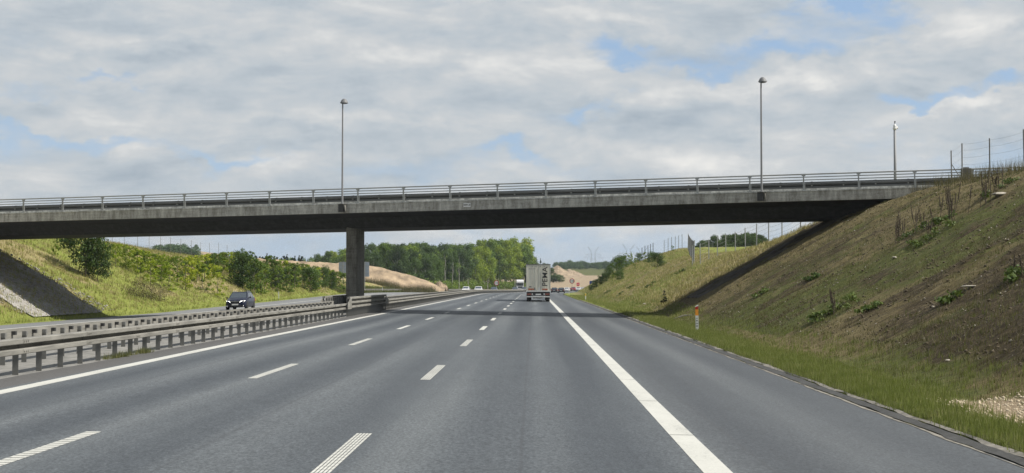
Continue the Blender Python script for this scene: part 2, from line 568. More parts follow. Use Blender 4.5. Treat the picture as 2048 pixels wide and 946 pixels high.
def mat_ground():
    """verge and bank: soil, dry thatch and grass; the zones come from attributes measured on the bank"""
    m = bpy.data.materials.new('verge_and_bank')
    m.use_nodes = True
    t = NT(m.node_tree)
    p = t.add('ShaderNodeBsdfPrincipled')
    p.inputs['Roughness'].default_value = 0.95
    p.inputs['Specular IOR Level'].default_value = 0.15
    o = t.add('ShaderNodeOutputMaterial')
    t.l.new(p.outputs[0], o.inputs[0])
    tcn = t.add('ShaderNodeTexCoord').outputs['Object']
    g = t.add('ShaderNodeAttribute', attribute_name='green').outputs['Fac']
    s = t.add('ShaderNodeAttribute', attribute_name='soil').outputs['Fac']
    sand = t.add('ShaderNodeAttribute', attribute_name='sand').outputs['Fac']
    fine = t.noise(tcn, 4.5, 8, 0.82)
    mid = t.noise(tcn, 0.8, 6, 0.7, 0.5)
    fur = t.noise(t.vmath('MULTIPLY', tcn, (0.35, 2.2, 0.35)), 1.4, 6, 0.7, 0.3)
    lush = t.add('ShaderNodeAttribute', attribute_name='lush').outputs['Fac']
    thatch = t.ramp(fine, [(0.3, (0.065, 0.052, 0.024)), (0.5, (0.150, 0.122, 0.058)), (0.72, (0.29, 0.245, 0.13))])
    green = t.ramp(fine, [(0.3, (0.038, 0.046, 0.012)), (0.5, (0.088, 0.098, 0.028)), (0.72, (0.17, 0.17, 0.06))])
    soil = t.ramp(fine, [(0.34, (0.020, 0.015, 0.009)), (0.50, (0.062, 0.048, 0.027)), (0.62, (0.125, 0.098, 0.055)), (0.72, (0.30, 0.25, 0.16))])
    sandc = t.ramp(fine, [(0.3, (0.19, 0.145, 0.09)), (0.55, (0.33, 0.26, 0.175)), (0.75, (0.48, 0.40, 0.29))])
    gm = t.smooth(t.math('ADD', g, t.math('MULTIPLY', t.math('SUBTRACT', t.math('ADD', mid, t.math('MULTIPLY', fine, 0.5)), 0.75), 1.3)), 0.35, 0.65)
    sm = t.smooth(t.math('ADD', s, t.math('MULTIPLY', t.math('SUBTRACT', t.math('ADD', fur, t.math('MULTIPLY', fine, 0.5)), 0.75), 1.4)), 0.35, 0.65)
    green = t.mix(lush, green, t.ramp(fine, [(0.3, (0.11, 0.14, 0.025)), (0.5, (0.24, 0.28, 0.055)), (0.72, (0.42, 0.42, 0.12))]))
    thatch = t.mix(lush, thatch, t.ramp(fine, [(0.3, (0.15, 0.12, 0.055)), (0.5, (0.34, 0.285, 0.14)), (0.72, (0.52, 0.45, 0.26))]))
    c = t.mix(gm, thatch, green)
    c = t.mix(sm, c, soil)
    c = t.mix(t.smooth(t.math('ADD', sand, t.math('MULTIPLY', t.math('SUBTRACT', fine, 0.5), 0.8)), 0.4, 0.6), c, sandc)
    t.l.new(c, p.inputs['Base Color'])
    b = t.add('ShaderNodeBump')
    b.inputs['Strength'].default_value = 0.9
    b.inputs['Distance'].default_value = 0.08
    t.l.new(t.math('ADD', fine, t.math('MULTIPLY', fur, 0.6)), b.inputs['Height'])
    t.l.new(b.outputs[0], p.inputs['Normal'])
    return m


M['ground'] = mat_ground()
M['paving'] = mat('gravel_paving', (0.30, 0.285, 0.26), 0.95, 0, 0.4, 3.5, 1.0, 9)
M['paving_shaded'] = mat('shaded_gravel_paving', (0.075, 0.068, 0.055), 0.95, 0, 0.5, 2.5, 1.0, 9)  # same gravel, darkened in colour to deepen the bridge shadow on it
M['sand'] = mat('bare_sand', (0.27, 0.205, 0.135), 0.95, 0, 0.5, 0.35, 0.9, 0.8, stretch=(1, 0.6, 2))
M['field'] = mat('pale_field', (0.17, 0.23, 0.07), 0.95, 0, 0.25, 0.05)


# ------------------------------------------------------------------ terrain shape
def sstep(x, a, b):
    t = np.clip((x - a) / (b - a), 0, 1)
    return t * t * (3 - 2 * t)


def curve(Y):
    return np.maximum(0, Y - 230.0) ** 2 / 5600.0 + np.maximum(0, Y - 480.0) ** 2 / 1000.0


def profile(Y):
    return -0.7 * sstep(Y, 230, 430) + 6.0 * sstep(Y, 560, 860) + np.clip((Y - 840) / 280.0, 0, 1) * 8.0


def road_z(u, Y):
    u = np.asarray(u, dtype=float); Y = np.asarray(Y, dtype=float)
    s = np.interp(Y, [115, 230], [0.032, -0.010])
    z = -0.0125 * (np.clip(u, -9.9, 5.25) + 2)
    z = z - np.clip(-9.9 - u, 0, 3.3) * 0.012
    z = z - np.clip(-13.2 - u, 0, 16.7) * s
    return z + profile(Y)


_HC = ([-60, 60, 78, 92, 99, 112, 135, 150, 172, 200, 216, 243, 290, 305, 345, 420, 520, 700, 3000],
       [6.6, 7.0, 7.0, 6.6, 5.5, 4.7, 4.6, 4.9, 5.3, 6.8, 7.2, 6.3, 5.6, 5.3, 4.4, 2.5, 2.0, 1.0, 1.0])
_HL = ([-60, 85, 115, 140, 155, 181, 200, 254, 300, 335, 400, 600, 3000],
       [7.0, 6.3, 6.2, 6.4, 6.2, 5.35, 5.2, 4.4, 2.7, 1.2, 0.6, 0.4, 0.4])


def vnoise(x, y, seed=0):
    xi = np.floor(x).astype(np.int64); yi = np.floor(y).astype(np.int64)
    xf = x - xi; yf = y - yi
    def h(a, b):
        n = (a * 374761393 + b * 668265263 + seed * 1442695041) & 0xFFFFFFFF
        n = ((n ^ (n >> 13)) * 1274126177) & 0xFFFFFFFF
        return ((n ^ (n >> 16)) & 0xFFFF) / 65535.0
    sx = xf * xf * (3 - 2 * xf); sy = yf * yf * (3 - 2 * yf)
    return (h(xi, yi) * (1 - sx) + h(xi + 1, yi) * sx) * (1 - sy) + (h(xi, yi + 1) * (1 - sx) + h(xi + 1, yi + 1) * sx) * sy


def fbm(x, y, oct=4, seed=0):
    r = 0; a = 0.5
    for k in range(oct):
        r = r + a * (vnoise(x, y, seed + k * 17) - 0.5)
        x = x * 2.03 + 3.1; y = y * 2.03 + 1.7; a *= 0.55
    return r


def H(X, Y, rough=True):
    X = np.asarray(X, dtype=float); Y = np.asarray(Y, dtype=float)
    u = X - curve(np.minimum(Y, 700))
    base = road_z(np.clip(u, -29.9, 5.25), Y)
    z = base.copy() if hasattr(base, 'copy') else base
    prof = profile(Y)
    # right bank
    ur = u - 5.25
    zr = base - 0.03 * np.clip(ur, 0, 3.2) + 0.10 * sstep(ur, 0.0, 0.5)
    hc = np.interp(Y, *_HC) + prof
    up = np.maximum(0, u - 8.3) * 0.56 + np.clip(u - 7.2, 0, 1.1) ** 2 * 0.25
    face = zr + up
    k = 0.55
    top = hc + 0.01 * np.maximum(0, u - 20)
    zr2 = -k * np.logaddexp(-face / k, -top / k)
    # left bank
    ul = -29.9 - u
    zl = base + 0.02 * np.clip(ul, 0, 1.2)
    hl = np.interp(Y, *_HL) + prof
    upl = np.maximum(0, ul - 1.1) * 0.5
    facel = zl + upl
    zl2 = -k * np.logaddexp(-facel / k, -(hl + 0.004 * np.maximum(0, ul - 12)) / k)
    z = np.where(u > 5.25, zr2, np.where(u < -29.9, zl2, base))
    off = np.clip(np.maximum(u - 7.5, -31.5 - u) / 3.0, 0, 1)
    if rough:
        r = fbm(X * 0.22, Y * 0.9, 4, 3) * 0.60 + fbm(X * 1.3, Y * 2.6, 3, 9) * 0.34
        r = r + fbm(X * 0.05, Y * 0.05, 3, 21) * 0.9 * np.clip(off, 0, 1)
        z = z + r * off * np.where(Y < 400, 1, 0.4) * 0.75
    # sheltering hill far away on the left
    z = z + 15.0 * np.exp(-((X + 178) / 48) ** 2 - ((Y - 720) / 90) ** 2)
    return z


def cu(u, Y):
    """point on the curved alignment"""
    return u + float(curve(Y))


def ray(px, Y):
    return (px - 1067.0) / F * Y


def hit(px, py, y0=12.0, y1=420.0):
    """where the line through this spot meets the ground"""
    Ys = np.arange(y0, y1, 0.25)
    Xs = (px - 1067.0) / F * Ys
    zs = EYE + (567.0 - py) / F * Ys
    g = H(Xs, Ys)
    idx = np.where(g >= zs)[0]
    i = idx[0] if len(idx) else len(Ys) - 1
    return float(Xs[i]), float(Ys[i]), float(g[i])


def crest(px, y0, y1):
    Ys = np.arange(y0, y1, 0.5)
    Xs = (px - 1067.0) / F * Ys
    g = H(Xs, Ys)
    i = int(np.argmax((g - EYE) / Ys))
    return float(Xs[i]), float(Ys[i]), float(g[i])


# ------------------------------------------------------------------ ground sheet
xs = np.concatenate([np.array([-2500, -1200, -600, -400]), np.arange(-300, -60, 8), np.arange(-60, -30.5, 0.5), np.arange(-30.5, -29.6, 0.3),
                     np.arange(-29, 5, 4.0), np.array([5.0, 5.30]), np.arange(5.45, 9, 0.18), np.arange(9, 25, 0.22), np.arange(25, 60, 1.5),
                     np.arange(60, 300, 8), np.array([400, 600, 1200, 2500])])
ys = np.concatenate([np.array([-60, -30, -10, 0, 6]), np.arange(10, 80, 0.3), np.arange(80, 200, 0.7), np.arange(200, 340, 1.5), np.arange(340, 700, 5),
                     np.arange(700, 1300, 20), np.array([1500, 2000, 3000, 6000])])
UU, YY = np.meshgrid(xs, ys)
XX = UU + curve(np.minimum(YY, 700))
ZZ = H(XX, YY)
inroad = (UU > -30.2) & (UU < 5.40) & (YY < 690)
ZZ = np.where(inroad, ZZ - 0.25, ZZ)
nx, ny = len(xs), len(ys)
verts = np.stack([XX.ravel(), YY.ravel(), ZZ.ravel()], 1)
ii = np.arange(nx * ny).reshape(ny, nx)
faces = np.stack([ii[:-1, :-1].ravel(), ii[:-1, 1:].ravel(), ii[1:, 1:].ravel(), ii[1:, :-1].ravel()], 1)
# zones: how green, how much bare soil, how much sand
uu, yy = UU.ravel(), YY.ravel()
upslope = np.clip((uu - 8.3) / 12.0, 0, 1.2)
nz = fbm(uu * 0.11, yy * 0.10, 4, 5)
nst = fbm(uu * 0.06, yy * 0.42, 4, 31)
green = np.where(uu > 5.25, 0.90 - 0.52 * sstep(uu, 6.3, 8.2) + nz * 1.1, 0)
nearband = np.exp(-((yy + uu * 1.15 - 62) / 9) ** 2)
green = green + np.where(uu > 8, nearband * 0.55, 0)
green = green + np.where((uu > 8.3) & (yy > 170), 0.2, 0) + np.where((uu > 6.5) & (yy > 105) & (yy < 200), 0.1, 0)
soil = np.where(uu > 8.2, np.where(yy < 92, 0.36, 0.30) + nst * 0.8 + nz * 0.9 + fbm(uu * 0.5, yy * 0.5, 4, 91) * 0.9, 0.0)
soil = soil + np.where((uu > 8.4) & (yy < 52), 0.42 * sstep(uu, 8.4, 9.6) * (1 - sstep(yy + 0.8 * uu, 44, 60)), 0)
soil = soil + np.where((uu > 8.3) & (yy > 93) & (yy < 330), -0.45, 0)
soil = soil + np.where((uu > 8.3) & (yy > 200) & (yy < 330) & (upslope < 0.8), 0.18, 0)
gl = 0.30 + nz * 2.0 + 0.65 * np.exp(-((yy - 138 - (uu + 36) * 0.5) / 9) ** 2) * sstep(-uu, 33, 36) + 0.6 * (1 - sstep(-uu, 31.5, 34)) + np.where(yy > 250, 0.15, 0)
green = np.where(uu < -29.9, gl, green)
soil = np.where(uu < -29.9, 0.12 + nst * 0.8, soil)
sandy = np.exp(-(((uu - 7.25) / 0.8) ** 4) - ((yy - 21.5) / 2.6) ** 4)
farz = sstep(yy, 560, 600) * (1 - sstep(XX.ravel(), 46, 60)) * (1 - sstep(yy, 850, 900))
sandy = np.maximum(sandy * 0.85, farz)
green = np.where(yy > 850, 1.2, green)
soil = np.where(yy > 850, 0.0, soil)
lush = np.where(uu < -29.9, 0.62, np.where((uu > 5.25) & (yy > 93), 0.55, 0.0)) * np.where(yy > 500, 0, 1)
me = np_mesh('terrain', verts, faces, M['ground'], True, {'green': green, 'soil': soil, 'sand': sandy, 'lush': lush})
tag(link('terrain', me), kind='structure')


def strip(name, u0, u1, mat_, nu=4, dz=0.0, y_list=None, thick=0.0, attr=True, z_of=None):
    yl = np.concatenate([np.arange(-30, 240, 3.0), np.arange(240, 700, 6.0)]) if y_list is None else np.asarray(y_list)
    us = np.linspace(u0, u1, nu)
    U, Y = np.meshgrid(us, yl)
    Z = road_z(U, Y) + dz
    V = np.stack([(U + curve(Y)).ravel(), Y.ravel(), Z.ravel()], 1)
    i2 = np.arange(U.size).reshape(U.shape)
    Fa = np.stack([i2[:-1, :-1].ravel(), i2[:-1, 1:].ravel(), i2[1:, 1:].ravel(), i2[1:, :-1].ravel()], 1)
    return np_mesh(name, V, Fa, mat_, False, {'across': U.ravel()})


tag(link('road', strip('road', -9.9, 5.25, M['asphalt'], 18)), kind='structure')
tag(link('opposite_road', strip('opposite_road', -29.9, -13.2, M['asphalt_far'], 8)), kind='structure')
tag(link('median_ground', strip('median_ground', -13.2, -9.9, M['median'], 6, -0.012)), kind='structure')


def ragged(name, uc, wd, mat_, dz, seed, amp=0.05, y_to=170, hgt=0.0):
    yl = np.arange(4, y_to, 0.22)
    V = []; Fa = []
    for side in (0, 1):
        off = (fbm(yl * 1.1, yl * 0 + side * 9.3, 4, seed) * 2) * amp
        uq = uc + (wd / 2 if side else -wd / 2) + off
        zz = road_z(np.minimum(uq, 5.25), yl) + dz + (hgt if side else 0)
        V.append(np.stack([uq + curve(yl), yl, zz], 1))
    n = len(yl)
    V = np.concatenate(V)
    k = np.arange(n - 1)
    Fa = np.stack([k, k + n, k + n + 1, k + 1], 1)
    return np_mesh(name, V, Fa, mat_)


tag(link('crumbly_pavement_edge', ragged('crumbly_pavement_edge', 5.20, 0.05, M['crumbs'], 0.006, 4, 0.06)), kind='structure')
tag(link('bitumen_pavement_edge', ragged('bitumen_pavement_edge', 5.32, 0.15, M['edge_dark'], 0.012, 14, 0.07, hgt=0.03)), kind='structure')
tag(link('crumbly_far_edge', ragged('crumbly_far_edge', 5.44, 0.05, M['crumbs'], 0.04, 24, 0.09, hgt=0.02)), kind='structure')


# painted markings
def line_piece(mb, u0, u1, y0, y1, dz=0.004, step=6.0):
    n = max(1, int(math.ceil((y1 - y0) / step)))
    for k in range(n):
        a = y0 + (y1 - y0) * k / n
        b = y0 + (y1 - y0) * (k + 1) / n
        z = lambda u, y: float(road_z(u, y)) + dz
        mb.quad((cu(u0, a), a, z(u0, a)), (cu(u1, a), a, z(u1, a)), (cu(u1, b), b, z(u1, b)), (cu(u0, b), b, z(u0, b)))


def edge_line(name, uc, wd, y0, y1, gaps=None):
    mb = MB()
    y = y0
    if gaps:
        for g in gaps:
            line_piece(mb, uc - wd / 2, uc + wd / 2, y, g)
            y = g + 0.045
    line_piece(mb, uc - wd / 2, uc + wd / 2, y, y1)
    tag(mb.build(name, M['paint']), kind='structure')


edge_line('right_edge_line', 1.87, 0.30, 2, 640, [18.3, 23.6, 28.9, 34.0, 57.5, 62.8, 82])
# the left line drifts outwards a little near the camera as the lane tapers
mb = MB()
yl = [2, 8, 14, 20, 26, 32, 38, 45, 55, 65, 80, 100, 130] + list(range(150, 640, 10))
for a, b in zip(yl[:-1], yl[1:]):
    def lu(y): return -8.95 + 0.42 * max(0, 1 - y / 45.0) ** 1.0
    for (y_, ) in (): pass
    z = lambda u, y: float(road_z(u, y)) + 0.004
    mb.quad((cu(lu(a) - .15, a), a, z(lu(a) - .15, a)), (cu(lu(a) + .15, a), a, z(lu(a) + .15, a)), (cu(lu(b) + .15, b), b, z(lu(b) + .15, b)), (cu(lu(b) - .15, b), b, z(lu(b) - .15, b)))
tag(mb.build('left_edge_line', M['paint']), kind='structure')
for nm, uc, y_far0, wd, style in (('near_lane_dashes', -2.10, 18.0, 0.20, 'long'), ('far_lane_dashes', -5.42, 17.75, 0.18, 'cross')):
    mb = MB()
    for k in range(-1, 30):
        y1 = y_far0 + 15 * k
        y0 = y1 - 5.0
        if k <= 2 and style == 'long':
            for q in range(5):
                ua = uc - wd / 2 + q * wd / 5
                yy0 = y0
                while yy0 < y1 - .01:
                    line_piece(mb, ua, ua + wd / 5 - 0.011, yy0, min(y1, yy0 + 0.235))
                    yy0 += 0.25
        elif k <= 2:
            yy0 = y0
            while yy0 < y1 - .01:
                line_piece(mb, uc - wd / 2, uc + wd / 2, yy0, min(y1, yy0 + 0.16))
                yy0 += 0.195
        else:
            line_piece(mb, uc - wd / 2, uc + wd / 2, y0, y1)
    tag(mb.build(nm, M['paint']), kind='structure')
edge_line('opposite_inner_line', -14.7, 0.30, 10, 640)
edge_line('opposite_outer_line', -25.6, 0.30, 10, 640)
for nm, uc in (('opposite_inner_dashes', -18.3), ('opposite_outer_dashes', -21.9)):
    mb = MB()
    for k in range(0, 40):
        line_piece(mb, uc - .1, uc + .1, 12 + 15 * k, 17 + 15 * k)
    tag(mb.build(nm, M['paint']), kind='structure')

# stone paving on the banks under the bridge
def paving(name, side):
    V = []; Fa = []
    if side < 0:
        us = np.arange(-46, -31.2, 0.35)
        yc = lambda u: 85 + 0.29 * (-u) + 3.0
        half = 7.2
    else:
        us = np.arange(9.6, 20.5, 0.35)
        yc = lambda u: 85 - 0.29 * u + 5.4
        half = 3.4
    vs_ = np.linspace(-half, half, 34)
    U, Vv = np.meshgrid(us, vs_)
    Y = yc(U) + Vv
    Z = H(U, Y, True) + (0.10 if side < 0 else 0.03) + fbm(U * 2.3, Y * 2.3, 3, 77) * 0.08
    vv = np.stack([U.ravel(), Y.ravel(), Z.ravel()], 1)
    i2 = np.arange(U.size).reshape(U.shape)
    Fa = np.stack([i2[:-1, :-1].ravel(), i2[:-1, 1:].ravel(), i2[1:, 1:].ravel(), i2[1:, :-1].ravel()], 1)
    tag(link(name, np_mesh(name, vv, Fa, M['paving'] if side < 0 else M['paving_shaded'])), kind='structure')


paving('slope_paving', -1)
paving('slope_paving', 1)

# ------------------------------------------------------------------ bridge
BD = Vector((0.9605, -0.2785, 0.0)).normalized()       # along the deck, to the right
BN = Vector((0.2785, 0.9605, 0.0)).normalized()        # across the deck, away from us


def bp(uu_, vv_, dz=0.0):
    p = Vector((0, 85, 0)) + BD * uu_ + BN * vv_
    return (p.x, p.y, 6.867 + 0.0104 * (0.9605 * uu_) + dz)


U0, U1 = -62.0, 31.0
bridge = empty('road_bridge', bp(-11.7, 5.5, -6.8), 0, 'grey concrete bridge on one pier carrying a road over the motorway', 'bridge')


def bpl(*a):
    p = bp(*a); L = bridge.location
    return (p[0] - L.x, p[1] - L.y, p[2] - L.z)


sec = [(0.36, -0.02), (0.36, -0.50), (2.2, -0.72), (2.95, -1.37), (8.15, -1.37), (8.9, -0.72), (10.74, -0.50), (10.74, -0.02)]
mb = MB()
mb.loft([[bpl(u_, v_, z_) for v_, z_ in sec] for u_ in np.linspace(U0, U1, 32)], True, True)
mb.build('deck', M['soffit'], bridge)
for v0, v1 in ((0.0, 0.36), (10.74, 11.1)):
    mb = MB()
    s2 = [(v0, 0.0), (v0, -0.54), (v1, -0.54), (v1, 0.0)]
    mb.loft([[bpl(u_, v_, z_) for v_, z_ in s2] for u_ in np.linspace(U0, U1, 32)], True, True)
    mb.build('edge_beam', M['concrete'], bridge)
# thin pale coping on the near edge beam
mb = MB()
mb.loft([[bpl(u_, v_, z_) for v_, z_ in ((-0.035, 0.002), (-0.035, 0.055), (0.30, 0.055), (0.30, 0.002))] for u_ in np.linspace(U0, U1, 32)], True, True)
mb.build('coping', M['kerb_conc'], bridge)
# pier
mb = MB()
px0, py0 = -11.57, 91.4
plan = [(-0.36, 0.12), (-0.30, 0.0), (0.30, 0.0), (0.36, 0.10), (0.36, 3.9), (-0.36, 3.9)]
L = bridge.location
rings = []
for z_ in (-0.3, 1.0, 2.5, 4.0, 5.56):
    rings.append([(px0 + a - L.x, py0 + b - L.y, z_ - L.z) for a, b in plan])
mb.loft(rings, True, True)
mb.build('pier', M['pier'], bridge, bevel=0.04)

# railings
def railing(v, name='railing'):
    rr = MB()
    for hz_, rad in ((0.96, 0.040), (0.80, 0.027), (0.64, 0.027)):
        for a in np.arange(U0, U1 - 1, 3.0):
            rr.tube(bpl(a, v, hz_), bpl(min(a + 3.0, U1), v, hz_), rad, n=6, caps=False)
    ro = rr.build(name, M['galv'], bridge, smooth=True)
    # posts stand where the photograph has them: every 3 m
    k = 0
    u_ = 0.71 - 3.0 * 20
    proto = None
    while u_ < U1:
        if u_ > U0:
            if proto is None:
                pm = MB()
                mrot = Matrix.Rotation(math.atan2(BD.y, BD.x), 4, 'Z')
                pm.box((-0.035, -0.05, 0.05), (0.035, 0.05, 0.86), mrot)
                pm.poly([tuple(mrot @ Vector(q)) for q in ((-0.035, -0.052, 0.84), (0.035, -0.052, 0.84), (0.15, -0.052, 0.95), (-0.15, -0.052, 0.95))])
                pm.poly([tuple(mrot @ Vector(q)) for q in ((0.035, 0.052, 0.84), (-0.035, 0.052, 0.84), (-0.15, 0.052, 0.95), (0.15, 0.052, 0.95))])
                pm.box((-0.10, -0.045, 0.86), (0.10, 0.045, 0.93), mrot)
                pm.box((0.035, -0.02, 0.12), (0.085, 0.02, 0.50), mrot)
                pm.box((-0.13, -0.10, 0.056), (0.13, 0.12, 0.10), mrot)
                proto = pm.build('post', M['galv'], ro)
                o = proto
            else:
                o = proto.copy()
                COL.objects.link(o)
            q = bpl(u_, v)
            o.location = q
        u_ += 3.0


railing(0.16)
# steel safety barrier behind the railing, and the one at the far side
def ribs(n, rib, gap, deep=0.15):
    out = []
    for k in range(n):
        z0 = k * (rib + gap)
        out += [(0.0, z0), (-deep + 0.012, z0 + 0.003), (-deep, z0 + 0.015), (-deep, z0 + rib - 0.02), (-deep + 0.015, z0 + rib - 0.004), (0.0, z0 + rib)]
    zt = n * rib + (n - 1) * gap
    return out + [(0.012, zt), (0.012, zt / 2), (0.012, 0.0)]


SEC_BEAM = ribs(2, 0.115, 0.08)
SEC_TALL = ribs(3, 0.12, 0.12)
for v in (0.85, 10.2):
    sgn = -1 if v < 5 else 1
    mb = MB()
    beam = [(v + (a if v < 5 else -a), 0.195 + z_) for a, z_ in SEC_BEAM]
    mb.loft([[bpl(u_, a, b) for a, b in beam] for u_ in np.linspace(U0, U1, 32)], True, True)
    mb.loft([[bpl(u_, v + a, b) for a, b in ((-0.05, 0.515), (-0.05, 0.575), (0.05, 0.575), (0.05, 0.515))] for u_ in np.linspace(U0, U1, 32)], True, True)
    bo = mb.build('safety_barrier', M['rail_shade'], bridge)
    pm = MB(); mrot = Matrix.Rotation(math.atan2(BD.y, BD.x), 4, 'Z')
    pm.box((-0.05, 0.02, -0.03), (0.05, 0.09, 0.60), mrot)
    pm.box((-0.04, -0.11, 0.33), (0.04, 0.02, 0.38), mrot)
    proto = pm.build('barrier_post', M['galv'], bo)
    us_ = list(np.arange(U0 + 1.1, U1, 1.75))
    for k, u_ in enumerate(us_):
        o = proto if k == 0 else proto.copy()
        if k: COL.objects.link(o)
        o.location = bpl(float(u_), v)
# kerb of the bridge roadway
mb = MB()
for v0, v1, hh in ((0.36, 1.5, 0.18), (9.6, 10.74, 0.18)):
    mb.loft([[bpl(u_, a, b) for a, b in ((v0, -0.02), (v0, hh), (v1, hh), (v1, -0.02))] for u_ in np.linspace(U0, U1, 32)], True, True)
mb.build('kerb', M['kerb_conc'], bridge)
mb = MB()
mb.loft([[bpl(u_, a, b) for a, b in ((1.5, -0.02), (1.5, 0.06), (9.6, 0.06), (9.6, -0.02))] for u_ in np.linspace(U0, U1, 32)], True, True)
mb.build('roadway', M['asphalt_far'], bridge)


def text_mesh(txt, size, mat_, depth=0.01, bold=0.0):
    cur = bpy.data.curves.new('lettering', 'FONT')
    cur.body = txt
    cur.size = size
    cur.extrude = depth
    cur.offset = bold
    cur.align_x = 'CENTER'
    cur.align_y = 'CENTER'
    o = bpy.data.objects.new('lettering', cur)
    COL.objects.link(o)
    bpy.context.view_layer.update()
    me_ = bpy.data.meshes.new_from_object(o.evaluated_get(bpy.context.evaluated_depsgraph_get()))
    bpy.data.objects.remove(o)
    me_.materials.clear()
    me_.materials.append(mat_)
    return me_


# number plate on the edge beam
ratio = (934 - 1067) / F
u_pl = ratio * 85 / (0.9605 + 0.2785 * ratio)
mrot = Matrix.Rotation(math.atan2(BD.y, BD.x), 4, 'Z')
mb = MB()
mb.box((-0.22, -0.03, -0.13), (0.22, -0.002, 0.10), mrot)
pl = mb.build('number_plate', M['plate_white'], bridge)
pl.location = bpl(u_pl, 0, -0.24)
tm = link('digits', text_mesh('0591.0', 0.15, M['ink'], 0.003, 0.003), pl)
tm.rotation_euler = (R(90), 0, math.atan2(BD.y, BD.x))
tm.location = tuple(mrot @ Vector((0, -0.036, -0.01)))


# street lamps bolted to the bridge
def make_lamp():
    root = empty('street_lamp')
    pm = MB()
    pm.tube((0, 0, 0), (0, 0, 6.25), 0.062, 0.042, 12)
    pm.tube((0, 0, 0), (0, 0, 0.06), 0.12, 0.12, 12)
    pm.build('pole', M['mast_grey'], root, smooth=False)
    hm = MB()
    m_ = Matrix.Translation((0.09, 0, 6.22))
    hm.lathe([(0.04, 0.27), (0.10, 0.25), (0.17, 0.17), (0.235, 0.05), (0.25, 0.0), (0.23, 0.0), (0.05, 0.03)], 24, m_)
    hd = hm.build('lamp_head', M['lamp_grey'], root, smooth=False)
    gm = MB()
    gm.lathe([(0.225, 0.0), (0.20, -0.035), (0.10, -0.06), (0.001, -0.065)], 20, m_)
    gm.build('lens', M['glass'], hd, smooth=True)
    am = MB()
    am.tube((0, 0, 6.2), (0.09, 0, 6.48), 0.035, 0.03, 8)
    am.build('arm', M['galv'], root)
    bm_ = MB()
    ang = math.atan2(BD.y, BD.x)
    mr = Matrix.Rotation(ang, 4, 'Z')
    bx_ = MB(); bx_.box((-0.24, -0.07, -0.50), (0.11, 0.10, -0.03), mr); bx_.build('bracket_box', M['dark_steel'], root)
    for p0, p1 in (((0.12, -0.16, -0.03), (0.22, 0.08, -0.46)),):
        bm_.poly([tuple(mr @ Vector(q)) for q in ((0.12, -0.16, -0.02), (0.20, -0.16, -0.02), (0.26, -0.06, -0.47), (0.20, -0.06, -0.47))])
        bm_.poly([tuple(mr @ Vector(q)) for q in ((0.20, -0.16, -0.02), (0.20, 0.10, -0.02), (0.26, 0.10, -0.47), (0.26, -0.06, -0.47))])
        bm_.poly([tuple(mr @ Vector(q)) for q in ((0.12, -0.16, -0.02), (0.20, -0.06, -0.47), (0.20, 0.10, -0.47), (0.12, 0.10, -0.02))])
    bm_.box((-0.24, -0.18, -0.02), (0.26, 0.12, 0.0), mr)
    bm_.build('bracket', M['galv_old'], root)
    return root


lamp = make_lamp()
lamp.location = bp(-12.2, -0.13, 0.02)
tag(lamp, 'left of two tall thin street lamps on the bridge, above the pier', 'street lamp', 'street lamps on the bridge')
lamp2 = copy_tree(lamp)
lamp2.location = bp(13.41, -0.13, 0.02)
tag(lamp2, 'right of two tall thin street lamps on the bridge, towards the right bank', 'street lamp')

# camera mast behind the bridge
cx, cy = ray(1789, 99), 99.0
mast = empty('camera_mast', (cx, cy, 6.2), 0, 'thick grey mast with a small white camera dome on top, behind the bridge railing', 'mast')
mb = MB(); mb.tube((0, 0, 0), (0, 0, 6.25), 0.105, 0.085, 12); mb.build('pole', M['mast_grey'], mast, smooth=True)
mb = MB(); mb.lathe([(0.001, 6.62), (0.05, 6.60), (0.10, 6.55), (0.12, 6.44), (0.12, 6.34), (0.14, 6.30), (0.10, 6.22), (0.001, 6.2)], 14); mb.box((0.08, -0.05, 6.28), (0.2, 0.05, 6.44))
mb.build('camera_housing', M['white_paint'], mast, smooth=True)
mb = MB(); mb.tube((0, 0, 6.6), (0, 0, 6.78), 0.02); mb.box((-0.03, -0.03, 6.72), (0.05, 0.03, 6.82)); mb.build('antenna', M['dark_steel'], mast)

# ------------------------------------------------------------------ median barriers
def beam_line(mb, pts, sect, flip=1):
    """pts: list of (u, Y, z_of_beam_bottom)"""
    rings = []
    for (u_, y_, zb) in pts:
        rings.append([(cu(u_ + flip * a, y_), y_, zb + z_) for a, z_ in sect])
    mb.loft(rings, True, True)


